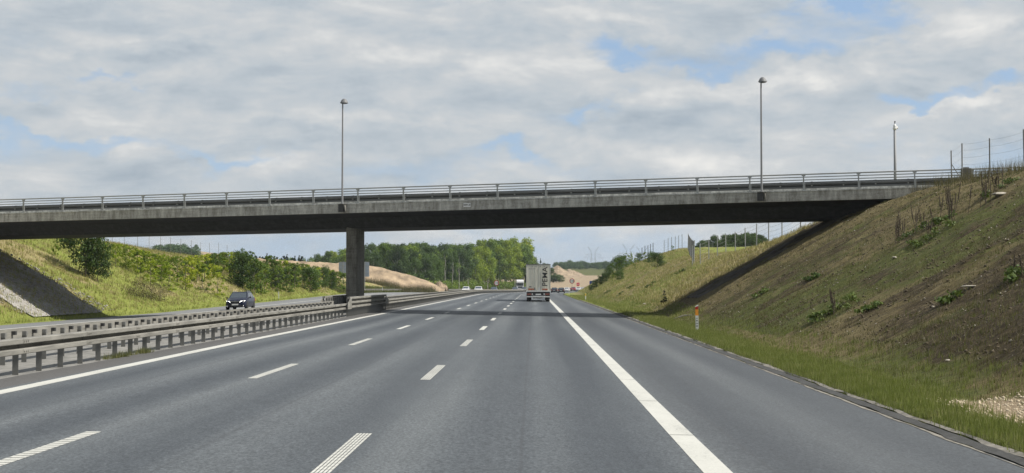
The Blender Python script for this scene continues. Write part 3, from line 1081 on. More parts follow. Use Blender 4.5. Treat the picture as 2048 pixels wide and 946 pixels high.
def make_guardrail(name, u_, y0, y1, face, label, rise=0.0, raised=False, spacing=4 / 3.0, first=None, maxposts=100):
    """face = +1: the beam faces +x"""
    root = empty(name, (cu(u_, y0), y0, float(road_z(u_, y0))), 0, label, 'guardrail')
    L_ = root.location
    ybm = list(np.arange(y0, min(y1, 240), 6.0)) + (list(np.arange(240, y1, 10.0)) if y1 > 240 else [])
    if ybm[-1] < y1: ybm.append(y1)
    sect = [(-a, z_) for a, z_ in (SEC_TALL if raised else SEC_BEAM)]
    def loc(mb):
        mb.v = [(p[0] - L_.x, p[1] - L_.y, p[2] - L_.z) for p in mb.v]
        return mb
    lv = [0.45 if raised else 0.40 + rise]
    for zb in lv:
        mb = MB()
        beam_line(mb, [(u_ + face * 0.05, y_, float(road_z(u_, y_)) + zb) for y_ in ybm], sect, face)
        ej = y0 + 2.0
        while ej < min(y1, 100) and not raised:
            # lap joint with its bolts
            x_ = cu(u_ + face * 0.05, ej) + face * 0.15
            zr_ = float(road_z(u_, ej)) + zb
            for zz in (0.015, 0.21):
                mb.box((min(x_, x_ + face * 0.006), ej - 0.16, zr_ + zz), (max(x_, x_ + face * 0.006), ej + 0.16, zr_ + zz + 0.085))
                for dy in (-0.10, 0.0, 0.10):
                    mb.box((min(x_, x_ + face * 0.022), ej + dy - 0.014, zr_ + zz + 0.03), (max(x_, x_ + face * 0.022), ej + dy + 0.014, zr_ + zz + 0.055))
            ej += 4.0
        loc(mb).build('beam', M['galv_old'], root)
    n = int((y1 - y0) / spacing)
    ys_ = [y0 + 0.35 + k * spacing for k in range(n)] if first is None else [first + k * spacing for k in range(n) if first + k * spacing < y1]
    tall = 0.64 + rise + (0.33 if raised else 0)
    def post_geo(mb, x, y, z):
        mb.box((x - 0.03, y - 0.002, z - 0.1), (x + 0.03, y + 0.004, z + tall))
        mb.box((x + 0.03 - 0.006, y, z - 0.1), (x + 0.03, y + 0.06, z + tall))
        mb.box((x - 0.06, y - 0.006, z - 0.1), (x + 0.06, y, z + tall))
        mb.box((x - 0.06, y, z - 0.1), (x - 0.054, y + 0.06, z + tall))
        # spacer between post and beam
        mb.box((x - 0.055, y - 0.03, z + tall - 0.10), (x + 0.055, y + 0.08, z + tall + 0.0))
    proto = None
    for k, y_ in enumerate(ys_[:maxposts]):
        if proto is None:
            pm = MB(); post_geo(pm, 0, 0, 0)
            proto = pm.build('post', M['post_steel'], root)
            o = proto
        else:
            o = proto.copy(); COL.objects.link(o)
        o.location = (cu(u_, y_) - L_.x, y_ - L_.y, float(road_z(u_, y_)) - L_.z)
    if face < 0 and not raised:
        # dark hollow brackets between the posts
        pm = MB(); pm.box((-0.055, -0.05, 0.66 - 0.085), (0.055, 0.05, 0.66))
        pr = None
        for y_ in ys_[:60]:
            if pr is None:
                pr = o = pm.build('bracket', M['dark_steel'], root)
            else:
                o = pr.copy(); COL.objects.link(o)
            o.location = (cu(u_, y_) - L_.x, y_ + spacing / 2 - L_.y, float(road_z(u_, y_)) - L_.z + rise)
    if len(ys_) > maxposts:
        pm = MB()
        for y_ in ys_[maxposts:]:
            post_geo(pm, cu(u_, y_), y_, float(road_z(u_, y_)))
        po = loc(pm).build('post', M['post_steel'], root)
        po['kind'] = 'stuff'
    return root, L_


g1, _ = make_guardrail('guardrail', -10.1, 18.0, 77.0, +1, 'long two-wave steel guardrail beside the near lanes, running up to the pier', first=18.66)
g1b, _ = make_guardrail('guardrail', -10.0, 77.0, 96.0, +1, 'raised double-height steel guardrail wrapped round the foot of the bridge pier, near side', raised=True, rise=0.0, spacing=0.95)
g1c, _ = make_guardrail('guardrail', -10.1, 96.3, 560.0, +1, 'long steel guardrail beside the near lanes beyond the bridge pier')
g2, _ = make_guardrail('guardrail', -11.7, 18.0, 84.5, -1, 'steel guardrail seen from behind, on the opposite side of the median before the pier', first=18.3, rise=0.06)
g2b, _ = make_guardrail('guardrail', -12.2, 84.5, 104.0, -1, 'raised steel guardrail behind the pier, on the opposite lanes side', raised=True, spacing=0.95)
g2c, _ = make_guardrail('guardrail', -11.7, 104.3, 560.0, -1, 'steel guardrail on the opposite lanes side of the median beyond the pier', rise=0.06)
# closed sloping end plates where the rail steps up and down
for gr, u_, ya, yb, fc, za, zb in ((g1b, -10.0, 75.9, 77.5, 1, 0.37, 0.37), (g1b, -10.0, 95.4, 96.9, 1, 0.37, 0.37), (g2b, -12.2, 83.4, 85.0, -1, 0.37, 0.37), (g2b, -12.2, 103.6, 104.8, -1, 0.37, 0.37)):
    mb = MB()
    x_ = u_ + fc * 0.215
    up_first = (ya < 80) or (83 < ya < 84)
    zt0, zt1 = (0.71, 1.05) if up_first else (1.05, 0.71)
    r0 = float(road_z(u_, ya))
    pts = [(x_, ya, r0 + 0.41), (x_, yb, r0 + 0.41), (x_, yb, r0 + zt1), (x_, ya, r0 + zt0)]
    pts2 = [(p[0] - fc * 0.03, p[1], p[2]) for p in pts]
    L_ = gr.location
    tr = lambda q: (q[0] - L_.x, q[1] - L_.y, q[2] - L_.z)
    mb.loft([[tr(p) for p in pts], [tr(p) for p in pts2]], True, True)
    mb.build('end_plate', M['galv_old'], gr)
# low verge rail beyond the opposite lanes
make_guardrail('guardrail', -30.9, 330.0, 470.0, +1, 'low distant guardrail along the far verge in front of the wood', maxposts=100)

# ------------------------------------------------------------------ fences
def make_fence(pts, label, h=1.9, wires=(0.15, 0.45, 0.8, 1.15, 1.5, 1.8), rad=0.03, wr=0.006, mat_='post_steel', brace=False, mesh_n=0):
    root = empty('wire_fence', pts[0], 0, label, 'fence')
    L_ = Vector(pts[0])
    for k, p in enumerate(pts):
        pm = MB()
        q = Vector(p) - L_
        pm.tube(q + Vector((0, 0, -0.3)), q + Vector((random.uniform(-.03, .03), 0, h * random.uniform(0.96, 1.04))), rad, rad, 6)
        if brace and k == 0:
            pm.tube(q + Vector((0, 0, h * 0.62)), q + Vector((0.9, 0.2, -0.1)), rad * 0.7, n=6)
        pm.build('post', M[mat_], root)
    wm = MB()
    for a, b in zip(pts[:-1], pts[1:]):
        a = Vector(a) - L_; b = Vector(b) - L_
        for hh in wires:
            prev = None
            for s in range(4):
                t_ = s / 3
                q = a.lerp(b, t_) + Vector((0, 0, hh * h / 1.9 - 0.05 * math.sin(math.pi * t_)))
                if prev is not None: wm.tube(prev, q, wr, n=3, caps=False)
                prev = q
        for j in range(mesh_n):
            q = a.lerp(b, (j + .5) / mesh_n)
            wm.tube(q + Vector((0, 0, 0.05)), q + Vector((0, 0, 1.7)), wr * 0.6, n=3, caps=False)
    wm.build('wire', M['post_steel'], root)
    return root


hz_ = lambda x, y: (x, y, float(H(x, y)))
make_fence([hz_(ray(px, Yq), Yq) for px, Yq in ((1901, 76.0), (1922, 73.5), (1977, 69.0), (2046, 63.5), (2110, 58.5))],
           'wire fence with tall grey posts on the crest of the near right bank', 2.0, rad=0.032, wr=0.004, brace=True)
make_fence([(ray(1772, 110), 110, 6.3), (ray(1811, 107), 107, 6.6)], 'two short wire fence posts seen through the railing beside the camera mast', 2.2, wires=(0.6, 1.2, 1.8))
cp = []
for px, yb in ((1640, 440), (1600, 464), (1563, 476), (1536, 486), (1512, 493), (1490, 500), (1470, 505), (1451, 507)):
    c = crest(px, 92, 160)
    cp.append(c)
for px, py in ((1434, 514), (1417, 521), (1400, 528), (1384, 531)):
    cp.append(hit(px, py, 95, 260))
make_fence(cp, 'wire fence of pale posts climbing the right bank beyond the bridge', 1.75, rad=0.04, mat_='galv')
# the end panel of mesh seen almost edge on, and the fence going on from it
c0 = Vector(cp[-1])
pts = [tuple(c0 + Vector((0.25, 1.0, 0)))]
for px, Yq in ((1381, 158), (1375.5, 190)):
    pts.append(hz_(ray(px, Yq), Yq))
pnl = empty('mesh_fence', pts[0], 0, 'dense mesh fence seen edge on, leaning over the hump of the right bank', 'fence')
L_ = Vector(pts[0])
wm = MB()
seg = [Vector(p) - L_ for p in pts]
for a, b in zip(seg[:-1], seg[1:]):
    for j in range(60):
        q = a.lerp(b, j / 60)
        wm.tube(q, q + Vector((0.05, 0, 2.1)), 0.007, n=3, caps=False)
    for hh in np.arange(0.1, 2.2, 0.15):
        wm.tube(a + Vector((0, 0, hh)), b + Vector((0, 0, hh)), 0.008, n=3, caps=False)
wm.build('wire', M['post_steel'], pnl)
for q in seg:
    pm = MB(); pm.tube(q, q + Vector((0.05, 0, 2.2)), 0.05, n=6); pm.build('post', M['galv'], pnl)
cr = [crest(px, 175, 260) for px in (1364, 1357, 1350, 1343, 1336, 1328)]
make_fence(cr, 'short row of thin fence posts on the hump above the bushes', 2.0, rad=0.035)
cr = [crest(px, 120, 240) for px in (205, 221, 245, 272, 295, 318, 338, 359, 380, 399, 417, 435, 452)]
make_fence(cr, 'wire fence of thin grey posts along the crest of the left bank', 2.0, rad=0.024, wr=0.004)
cr = [crest(px, 230, 330) for px in (1306, 1301, 1296, 1290, 1284)]
make_fence(cr, 'dense dark fence posts among the bushes below the pylons', 2.2, rad=0.05, mat_='dark_steel')

# dark cabinet / end block on the bridge rail
q = bp(0, 0, 0)
ratio = (1930 - 1067) / F
u_c = ratio * 85 / (0.9605 + 0.2785 * ratio)
mb = MB(); mb.box((-0.28, -0.2, -0.6), (0.28, 0.25, 0.92)); mb.box((-0.16, -0.16, 0.92), (0.16, 0.2, 0.98))
cab = mb.build('end_block', M['pier'], bevel=0.02)
cab.location = bp(u_c, -0.25, 0.05); cab.rotation_euler = (0, 0, math.atan2(BD.y, BD.x))
tag(cab, 'dark concrete block closing the bridge railing at the right bank', 'end block')


# ------------------------------------------------------------------ marker posts
def marker(x, y, label, top='orange', h=1.0, lean=0.0, writing=False):
    root = empty('marker_post', (x, y, float(H(x, y)) + 0.0), 0, label, 'marker post', 'white marker posts beside the motorway')
    root.rotation_euler = (0, lean, 0)
    def prism(z0, z1, w_, off=0.0, slope=0.0):
        mb = MB()
        p = [(-w_, -0.045), (w_, -0.045), (w_ * 0.8, 0.045), (-w_ * 0.8, 0.045)]
        mb.loft([[(a, b - off, z0) for a, b in p], [(a, b - off, z1 + (slope if a > 0 else 0)) for a, b in p]], True, True)
        return mb
    prism(-0.2, h * 0.60, 0.062).build('lower_body', M['plate_white'], root)
    if top == 'orange':
        prism(h * 0.60, h * 0.84, 0.062).build('reflector', M['orange'], root)
        prism(h * 0.84, h * 0.93, 0.062, 0, 0.05).build('red_band', M['red'], root)
        mb = MB(); p = [(-0.064, -0.047), (0.064, -0.047), (0.05, 0.047), (-0.05, 0.047)]
        mb.loft([[(a, b, h * 0.93 + (0.05 if a > 0 else 0)) for a, b in p], [(a, b, h * 0.96 + (0.06 if a > 0 else 0)) for a, b in p]], True, True)
        mb.build('cap', M['plate_white'], root)
    elif top == 'yellow':
        prism(h * 0.60, h * 0.95, 0.065).build('reflector', M['yellow'], root)
        prism(h * 0.95, h, 0.062).build('cap', M['plate_white'], root)
    else:
        prism(h * 0.60, h, 0.058).build('upper_body', M['plate_white'], root)
    if writing:
        for k, (s, zz) in enumerate((('1', 0.50), ('4', 0.40), ('2', 0.29), ('8', 0.19))):
            tm_ = link('digit', text_mesh(s, 0.11, M['ink'], 0.001, 0.002), root)
            tm_.rotation_euler = (R(90), R(-90), 0)
            tm_.location = (0, -0.0475, zz)
    return root


x, y, z = hit(1393, 661)
marker(x, y, 'white marker post with an orange reflector and red band on the near right verge', 'orange', 1.02, R(-1), True)
x, y, z = hit(1171, 600)
marker(x, y, 'white marker post with a yellow top further along the right verge', 'yellow', 0.80)
marker(cu(6.2, 255), 255, 'small white marker post at the far end of the right verge', 'plain', 0.8)
x, y, z = hit(557, 599, 100)
marker(x, y, 'white marker post on the left verge beside the dark oncoming car', 'plain', 0.95, R(-3))
for px, yb, lb in ((765, 584, 'white marker post on the left verge just right of the pier'), (877, 581, 'small white marker post on the left verge under the wood')):
    Yq = 285 if px < 800 else 395
    xx_ = cu(-30.6, Yq)
    marker(ray(px, Yq), Yq, lb, 'plain', 1.0)


# ------------------------------------------------------------------ traffic signs
def face_cam(o, x, y):
    o.rotation_euler = (0, 0, 0)


def round_sign(px, Y_, zc, r, label, txt, post_to):
    x = ray(px, Y_)
    root = empty('speed_sign', (x, Y_, float(H(x, Y_))), 0, label, 'road sign', 'round speed signs either side of the lanes')
    z0 = zc - root.location.z
    mb = MB(); mb.tube((0, 0.06, -0.2), (0, 0.06, z0 - r + 0.1), 0.05, n=8); mb.build('pole', M['galv'], root)
    rx = Matrix.Rotation(R(90), 4, 'X')
    def disc(rad, y_, name, mm):
        mb = MB()
        m_ = Matrix.Translation((0, y_, z0)) @ rx
        mb.lathe([(0.001, 0.0), (rad, 0.0), (rad, 0.012), (0.001, 0.012)], 32, m_)
        return mb.build(name, mm, root)
    disc(r, 0.0, 'border', M['sign_red'])
    disc(r * 0.74, -0.014, 'face', M['sign_white'])
    t_ = link('digits', text_mesh(txt, r * 0.92, M['ink'], 0.002, r * 0.016), root)
    t_.rotation_euler = (R(90), 0, 0); t_.location = (0, -0.032, z0)
    return root


round_sign(993, 349, EYE + 1.0 * 349 / F, 0.62, 'round red-edged speed sign on the median in front of the wood', '110', 0)
round_sign(1144, 349, EYE + 5.0 * 349 / F, 0.62, 'round red-edged speed sign on a post right of the truck', '110', 0)
# small red temporary sign
Yq = 420.0; x = ray(1156, Yq)
root = empty('red_sign', (x, Yq, float(H(x, Yq))), 0, 'small bright red square sign with a white bar above the white car', 'road sign')
z0 = EYE - 1.5 * Yq / F - root.location.z
mb = MB(); mb.box((-0.42, -0.02, z0 - 0.45), (0.42, 0.02, z0 + 0.45)); mb.build('panel', M['sign_bright_red'], root)
mb = MB(); mb.box((-0.26, -0.03, z0 - 0.08), (0.26, -0.021, z0 + 0.12)); mb.build('bar', M['sign_white'], root)
mb = MB(); mb.tube((0, 0.05, -0.2), (0, 0.05, z0), 0.05, n=6); mb.build('pole', M['galv'], root)
# blue sign half behind the bank bushes
Yq = 345.0; x = ray(1184, Yq)
root = empty('blue_sign', (x, Yq, float(H(x, Yq))), 0, 'blue rectangular sign with pale stripes at the foot of the right bank', 'road sign')
z0 = EYE + 0.5 * Yq / F - root.location.z
mb = MB(); mb.box((-0.62, -0.02, z0 - 0.75), (0.62, 0.02, z0 + 0.55)); mb.build('panel', M['sign_blue'], root)
for dx in (-0.02, 0.22):
    mb = MB(); mb.box((dx - 0.05, -0.03, z0 - 0.5), (dx + 0.05, -0.021, z0 + 0.4)); mb.build('stripe', M['sign_white'], root)
for dx in (-0.45, 0.45):
    mb = MB(); mb.tube((dx, 0.05, -0.2), (dx, 0.05, z0 + 0.4), 0.04, n=6); mb.build('pole', M['galv'], root)
# dark sign back on the bank above it
Yq = 330.0; x = ray(1211, Yq)
zb = float(H(x, Yq))
root = empty('dark_board', (x, Yq, zb), 0, 'dark board with a pale rim standing behind the bushes on the right bank', 'sign')
zt = EYE + 16 * Yq / F - zb
mb = MB(); mb.box((-0.9, -0.05, zt - 0.7), (0.9, 0.05, zt)); mb.build('panel', M['dark_steel'], root)
mb = MB(); mb.box((-0.95, -0.08, zt), (0.95, 0.06, zt + 0.08)); mb.build('rim', M['galv'], root)
mb = MB(); mb.tube((-0.7, 0.08, -0.3), (-0.7, 0.08, zt - .1), 0.05, n=6); mb.tube((0.7, 0.08, -0.3), (0.7, 0.08, zt - .1), 0.05, n=6); mb.build('frame', M['dark_steel'], root)

# big direction sign seen from behind, past the pier
Yq = 262.0; x = ray(707.5, Yq)
zb = float(H(x, Yq))
big = empty('direction_sign', (x, Yq, zb), 0, 'large blue-grey road sign seen from the back behind the bridge pier', 'road sign')
zt = EYE + (567 - 524) * Yq / F - zb
zl = EYE + (567 - 553) * Yq / F - zb
hw = 30.5 * Yq / F
mb = MB()
rows = 4
for j in range(rows):
    a = zl + (zt - zl) * j / rows + 0.03; b = zl + (zt - zl) * (j + 1) / rows - 0.03
    mb.box((-hw, 0.0, a), (hw, 0.04, b))
mb.build('panel', M['grey_sheet'], big)
mb = MB()
for j in range(rows + 1):
    a = zl + (zt - zl) * j / rows
    mb.box((-hw, -0.05, a - 0.035), (hw, -0.002, a + 0.035))
mb.build('crossbar', M['galv'], big)
for dx in (-hw * 0.72, hw * 0.72):
    mb = MB(); mb.box((dx - 0.07, -0.16, -0.3), (dx + 0.07, -0.055, zt + 0.05)); mb.build('post', M['galv'], big)


# ------------------------------------------------------------------ vehicles
def quad_on(c, s0, s1, t0, t1, off):
    """patch on the quad c[0..3] (bl, br, tr, tl), pushed out by off"""
    c = [Vector(q) for q in c]
    n = (c[1] - c[0]).cross(c[3] - c[0]).normalized()
    def P(s, t):
        return c[0].lerp(c[1], s).lerp(c[3].lerp(c[2], s), t) + n * off
    return [tuple(P(s0, t0)), tuple(P(s1, t0)), tuple(P(s1, t1)), tuple(P(s0, t1))]


def make_car(name, paint, label, estate=True, rear=False, L=4.3, Wd=1.74, Ht=1.46, group=None, lamps='on', trim=None):
    """front of the car faces local -y"""
    root = empty(name, (0, 0, 0), 0, label, 'car', group)
    w_ = Wd / 2
    f = -L / 2
    # stations: y, z bottom, z belt, half width low, half width belt, z top of lower body (bonnet/boot), half width there
    bonnet = [(f, 0.30, 0.56, 0.78, 0.72, 0.60, 0.62), (f + 0.12, 0.22, 0.62, 0.90, 0.88, 0.70, 0.78), (f + 0.45, 0.20, 0.70, 0.99, 0.97, 0.82, 0.84),
              (f + 1.15, 0.19, 0.86, 1.0, 1.0, 0.965, 0.88), (f + 1.6, 0.19, 0.90, 1.0, 1.0, 0.97, 0.90), (f + 2.7, 0.19, 0.92, 1.0, 1.0, 0.98, 0.92),
              (L / 2 - 0.55, 0.21, 0.94, 0.99, 0.99, 1.0, 0.90), (L / 2 - 0.12, 0.25, 0.92, 0.92, 0.93, 0.98, 0.84), (L / 2, 0.34, 0.70, 0.80, 0.84, 0.78, 0.74)]
    rings = []
    for (y_, zb, zbelt, wl, wb, zt, wt) in bonnet:
        rings.append([(-wl * w_ * 0.92, y_, zb), (-wl * w_, y_, zb + 0.14), (-wb * w_, y_, (zb + zbelt) / 2 + 0.05), (-wb * w_ * 0.985, y_, zbelt), (-wt * w_, y_, zt), (-wt * w_ * 0.4, y_, zt + 0.03),
                      (wt * w_ * 0.4, y_, zt + 0.03), (wt * w_, y_, zt), (wb * w_ * 0.985, y_, zbelt), (wb * w_, y_, (zb + zbelt) / 2 + 0.05), (wl * w_, y_, zb + 0.14), (wl * w_ * 0.92, y_, zb)])
    mb = MB(); mb.loft(rings, True, True)
    body = mb.build('body', paint, root, smooth=True)
    body.data.polygons[0].use_smooth = True
    # cabin
    ya, yb_, yc, yd = f + 1.12, f + 1.95, (L / 2 - 0.75 if estate else L / 2 - 1.25), (L / 2 - 0.15 if estate else L / 2 - 0.45)
    zbelt, zr = 0.93, Ht
    wb, wr = w_ * 0.93, w_ * 0.72
    base = [(-wb * 0.96, ya, zbelt), (wb * 0.96, ya, zbelt), (wb, yd, zbelt), (-wb, yd, zbelt)]
    top = [(-wr, yb_, zr - 0.05), (wr, yb_, zr - 0.05), (wr * 0.97, yc, zr - 0.03), (-wr * 0.97, yc, zr - 0.03)]
    mb = MB()
    mid = [(-wr * 0.93, yb_ + 0.18, zr), (wr * 0.93, yb_ + 0.18, zr), (wr * 0.88, yc - 0.15, zr + 0.005), (-wr * 0.88, yc - 0.15, zr + 0.005)]
    mb.loft([base, top, mid], True, True)
    mb.build('cabin', paint, root, bevel=0.02)
    front = [base[0], base[1], top[1], top[0]]
    back = [base[2], base[3], top[3], top[2]]
    right = [base[1], base[2], top[2], top[1]]
    left = [base[3], base[0], top[0], top[3]]
    def patch(q, name, m, *a):
        mb = MB(); p = quad_on(q, *a); n = quad_on(q, *(a[:-1] + (a[-1] - 0.02,)))
        mb.loft([n, p], True, True)
        return mb.build(name, m, root)
    patch(front, 'windscreen', M['glass'], 0.05, 0.95, 0.05, 0.92, 0.012)
    patch(back, 'rear_window', M['glass'], 0.08, 0.92, 0.22, 0.9, 0.012)
    for q in (right, left):
        rv = q is left
        cuts = [(0.16, 0.46), (0.50, 0.76), (0.79, 0.95)] if estate else [(0.18, 0.50), (0.54, 0.86)]
        for a, b in cuts:
            if rv: a, b = 1 - b, 1 - a
            patch(q, 'side_window', M['glass'], a, b, 0.10, 0.86, 0.012)
    if estate:
        mb = MB()
        for s in (-1, 1):
            mb.tube((s * wr * 0.9, yb_ + 0.25, zr + 0.05), (s * wr * 0.88, yc - 0.1, zr + 0.05), 0.018, n=6)
            mb.tube((s * wr * 0.9, yb_ + 0.25, zr), (s * wr * 0.9, yb_ + 0.27, zr + 0.05), 0.018, n=6)
            mb.tube((s * wr * 0.88, yc - 0.1, zr), (s * wr * 0.88, yc - 0.1, zr + 0.05), 0.018, n=6)
        mb.build('roof_rail', M['galv'], root)
    # wheels
    for s in (-1, 1):
        for y_ in (f + 0.80, L / 2 - 0.78):
            rotm = Matrix.Translation((s * (w_ - 0.10), y_, 0.31)) @ Matrix.Rotation(R(90), 4, 'Y')
            mb = MB(); mb.lathe([(0.19, -0.10), (0.29, -0.11), (0.31, -0.08), (0.31, 0.08), (0.29, 0.11), (0.19, 0.10)], 22, rotm)
            wo_ = mb.build('wheel', M['tyre'], root, smooth=True)
            mb = MB()
            mb.lathe([(0.001, s * 0.085), (0.06, s * 0.085), (0.07, s * 0.07), (0.185, s * 0.075), (0.20, s * 0.10)], 16, rotm)
            mb.build('rim', M['rim'], wo_)
            mb = MB()
            rotm2 = Matrix.Translation((s * (w_ - 0.012), y_, 0.33)) @ Matrix.Rotation(R(90), 4, 'Y')
            mb.lathe([(0.001, s * 0.006), (0.36, s * 0.006), (0.365, s * -0.01)], 22, rotm2)
            mb.build('wheel_arch', M['black'], root)
    # front
    mb = MB()
    mb.loft([[(-0.34, f - 0.012, 0.50), (0.34, f - 0.012, 0.50), (0.40, f + 0.05, 0.70), (-0.40, f + 0.05, 0.70)],
             [(-0.34, f - 0.03, 0.50), (0.34, f - 0.03, 0.50), (0.40, f + 0.02, 0.70), (-0.40, f + 0.02, 0.70)]], True, True)
    gr_ = mb.build('grille', M['black'], root)
    mb = MB(); mb.box((-0.40, f - 0.02, 0.685), (0.40, f + 0.04, 0.715)); mb.lathe([(0.001, 0), (0.055, 0), (0.055, 0.02), (0.001, 0.02)], 12, Matrix.Translation((0, f + 0.0, 0.70)) @ Matrix.Rotation(R(90), 4, 'X'))
    mb.build('grille_trim', M['rim'], gr_)
    mb = MB(); mb.box((-0.55, f - 0.015, 0.24), (0.55, f + 0.2, 0.38)); mb.build('air_intake', M['black'], root)
    mb = MB(); mb.box((-0.26, f - 0.05, 0.385), (0.26, f - 0.01, 0.49)); mb.build('number_plate', M['plate_white'], root)
    lm = M['lamp_on'] if lamps == 'on' else M['rim']
    for s in (-1, 1):
        mb = MB()
        a = [(s * 0.36, f + 0.03, 0.585), (s * 0.70, f + 0.20, 0.64), (s * 0.775, f + 0.34, 0.74), (s * 0.45, f + 0.09, 0.70)]
        b = [(p[0], p[1] - 0.05, p[2] + 0.015) for p in a]
        mb.loft([a, b], True, True)
        mb.build('headlight', lm, root)
        mb = MB(); mb.box((s * 0.58 - 0.09, f + 0.02, 0.30), (s * 0.58 + 0.09, f + 0.10, 0.36)); mb.build('fog_light', lm, root)
        mb = MB()
        mb.loft([[(s * (w_ + 0.02), ya + 0.42, 0.93), (s * (w_ + 0.17), ya + 0.42, 0.95), (s * (w_ + 0.17), ya + 0.42, 1.05), (s * (w_ + 0.02), ya + 0.42, 1.06)],
                 [(s * (w_ + 0.02), ya + 0.33, 0.95), (s * (w_ + 0.14), ya + 0.33, 0.97), (s * (w_ + 0.14), ya + 0.33, 1.03), (s * (w_ + 0.02), ya + 0.33, 1.04)]], True, True)
        mb.box((min(s * (w_ - 0.10), s * (w_ + 0.04)), ya + 0.36, 0.93), (max(s * (w_ - 0.10), s * (w_ + 0.04)), ya + 0.40, 0.97))
        mb.build('mirror', M['black'], root)
        mb = MB(); e = L / 2
        mb.box((min(s * 0.60, s * 0.82), e - 0.14, 0.66), (max(s * 0.60, s * 0.82), e + 0.005, 0.90)); mb.build('tail_light', M['red'], root)
    mb = MB(); mb.box((-0.26, L / 2 - 0.01, 0.58), (0.26, L / 2 + 0.015, 0.69)); mb.build('rear_plate', M['plate_white'], root)
    mb = MB(); mb.box((-0.70, L / 2 - 0.1, 0.26), (0.70, L / 2 + 0.01, 0.42)); mb.build('rear_bumper', M['black'], root)
    return root


M['navy'] = mat('navy_paint', (0.005, 0.007, 0.022), 0.28, 0.0, coat=0.05, spec=0.3)
M['carwhite'] = mat('white_car_paint', (0.75, 0.75, 0.75), 0.3, coat=0.6)
M['carblack'] = mat('black_car_paint', (0.015, 0.015, 0.017), 0.2, coat=0.8)
M['cargrey'] = mat('dark_grey_car_paint', (0.08, 0.09, 0.10), 0.3, 0.4, coat=0.6)
M['carred'] = mat('red_car_paint', (0.30, 0.02, 0.03), 0.3, coat=0.6)


def put_car(c, u_, Y_, rz=0.0):
    x_ = cu(u_, Y_)
    sl = float((curve(Y_ + 1) - curve(Y_ - 1)) / 2)
    c.location = (x_, Y_, float(road_z(u_, Y_)))
    a = float(road_z(u_ + .5, Y_)) - float(road_z(u_ - .5, Y_))
    c.rotation_euler = (0, -a, rz - math.atan(sl))


car = make_car('estate_car', M['navy'], 'dark navy estate car with lit headlights, nearest oncoming car on the left', True)
put_car(car, -24.25, 119.0)
c2 = make_car('white_car', M['carwhite'], 'white hatchback, leftmost of the far oncoming cars', True)
put_car(c2, ray(932, 342) - float(curve(342)), 342)
c3 = make_car('white_car', M['carwhite'], 'white saloon car between the left white car and the dark car', False, Wd=1.84)
put_car(c3, ray(957, 322) - float(curve(322)), 322)
c4_ = make_car('dark_car', M['cargrey'], 'dark grey car under the left round speed sign', False)
put_car(c4_, ray(988, 365) - float(curve(365)), 365)
c5 = make_car('dark_car', M['cargrey'], 'dark car in front of the white truck cab, on its left', False)
put_car(c5, ray(1030, 430) - float(curve(430)), 430)
c6 = make_car('dark_car', M['cargrey'], 'dark car beside the left wheels of the box truck', False)
put_car(c6, ray(1050, 440) - float(curve(440)), 440)
for px, Y_, mt, lb, nm, est in ((1109, 400, M['carblack'], 'black car just right of the truck in the queue', 'dark_car', True), (1123, 395, M['carblack'], 'black estate car in the middle of the queue ahead', 'dark_car', True),
                       (1134, 440, M['carwhite'], 'white car at the right end of the queue, beside the black estate', 'white_car', False), (1147, 490, M['carred'], 'dark red car under the right round speed sign', 'red_car', False),
                       (1157, 480, M['carwhite'], 'white car under the small red sign', 'white_car', False)):
    q = make_car(nm, mt, lb, est, lamps='off')
    put_car(q, ray(px, Y_) - float(curve(Y_)), Y_, R(180))


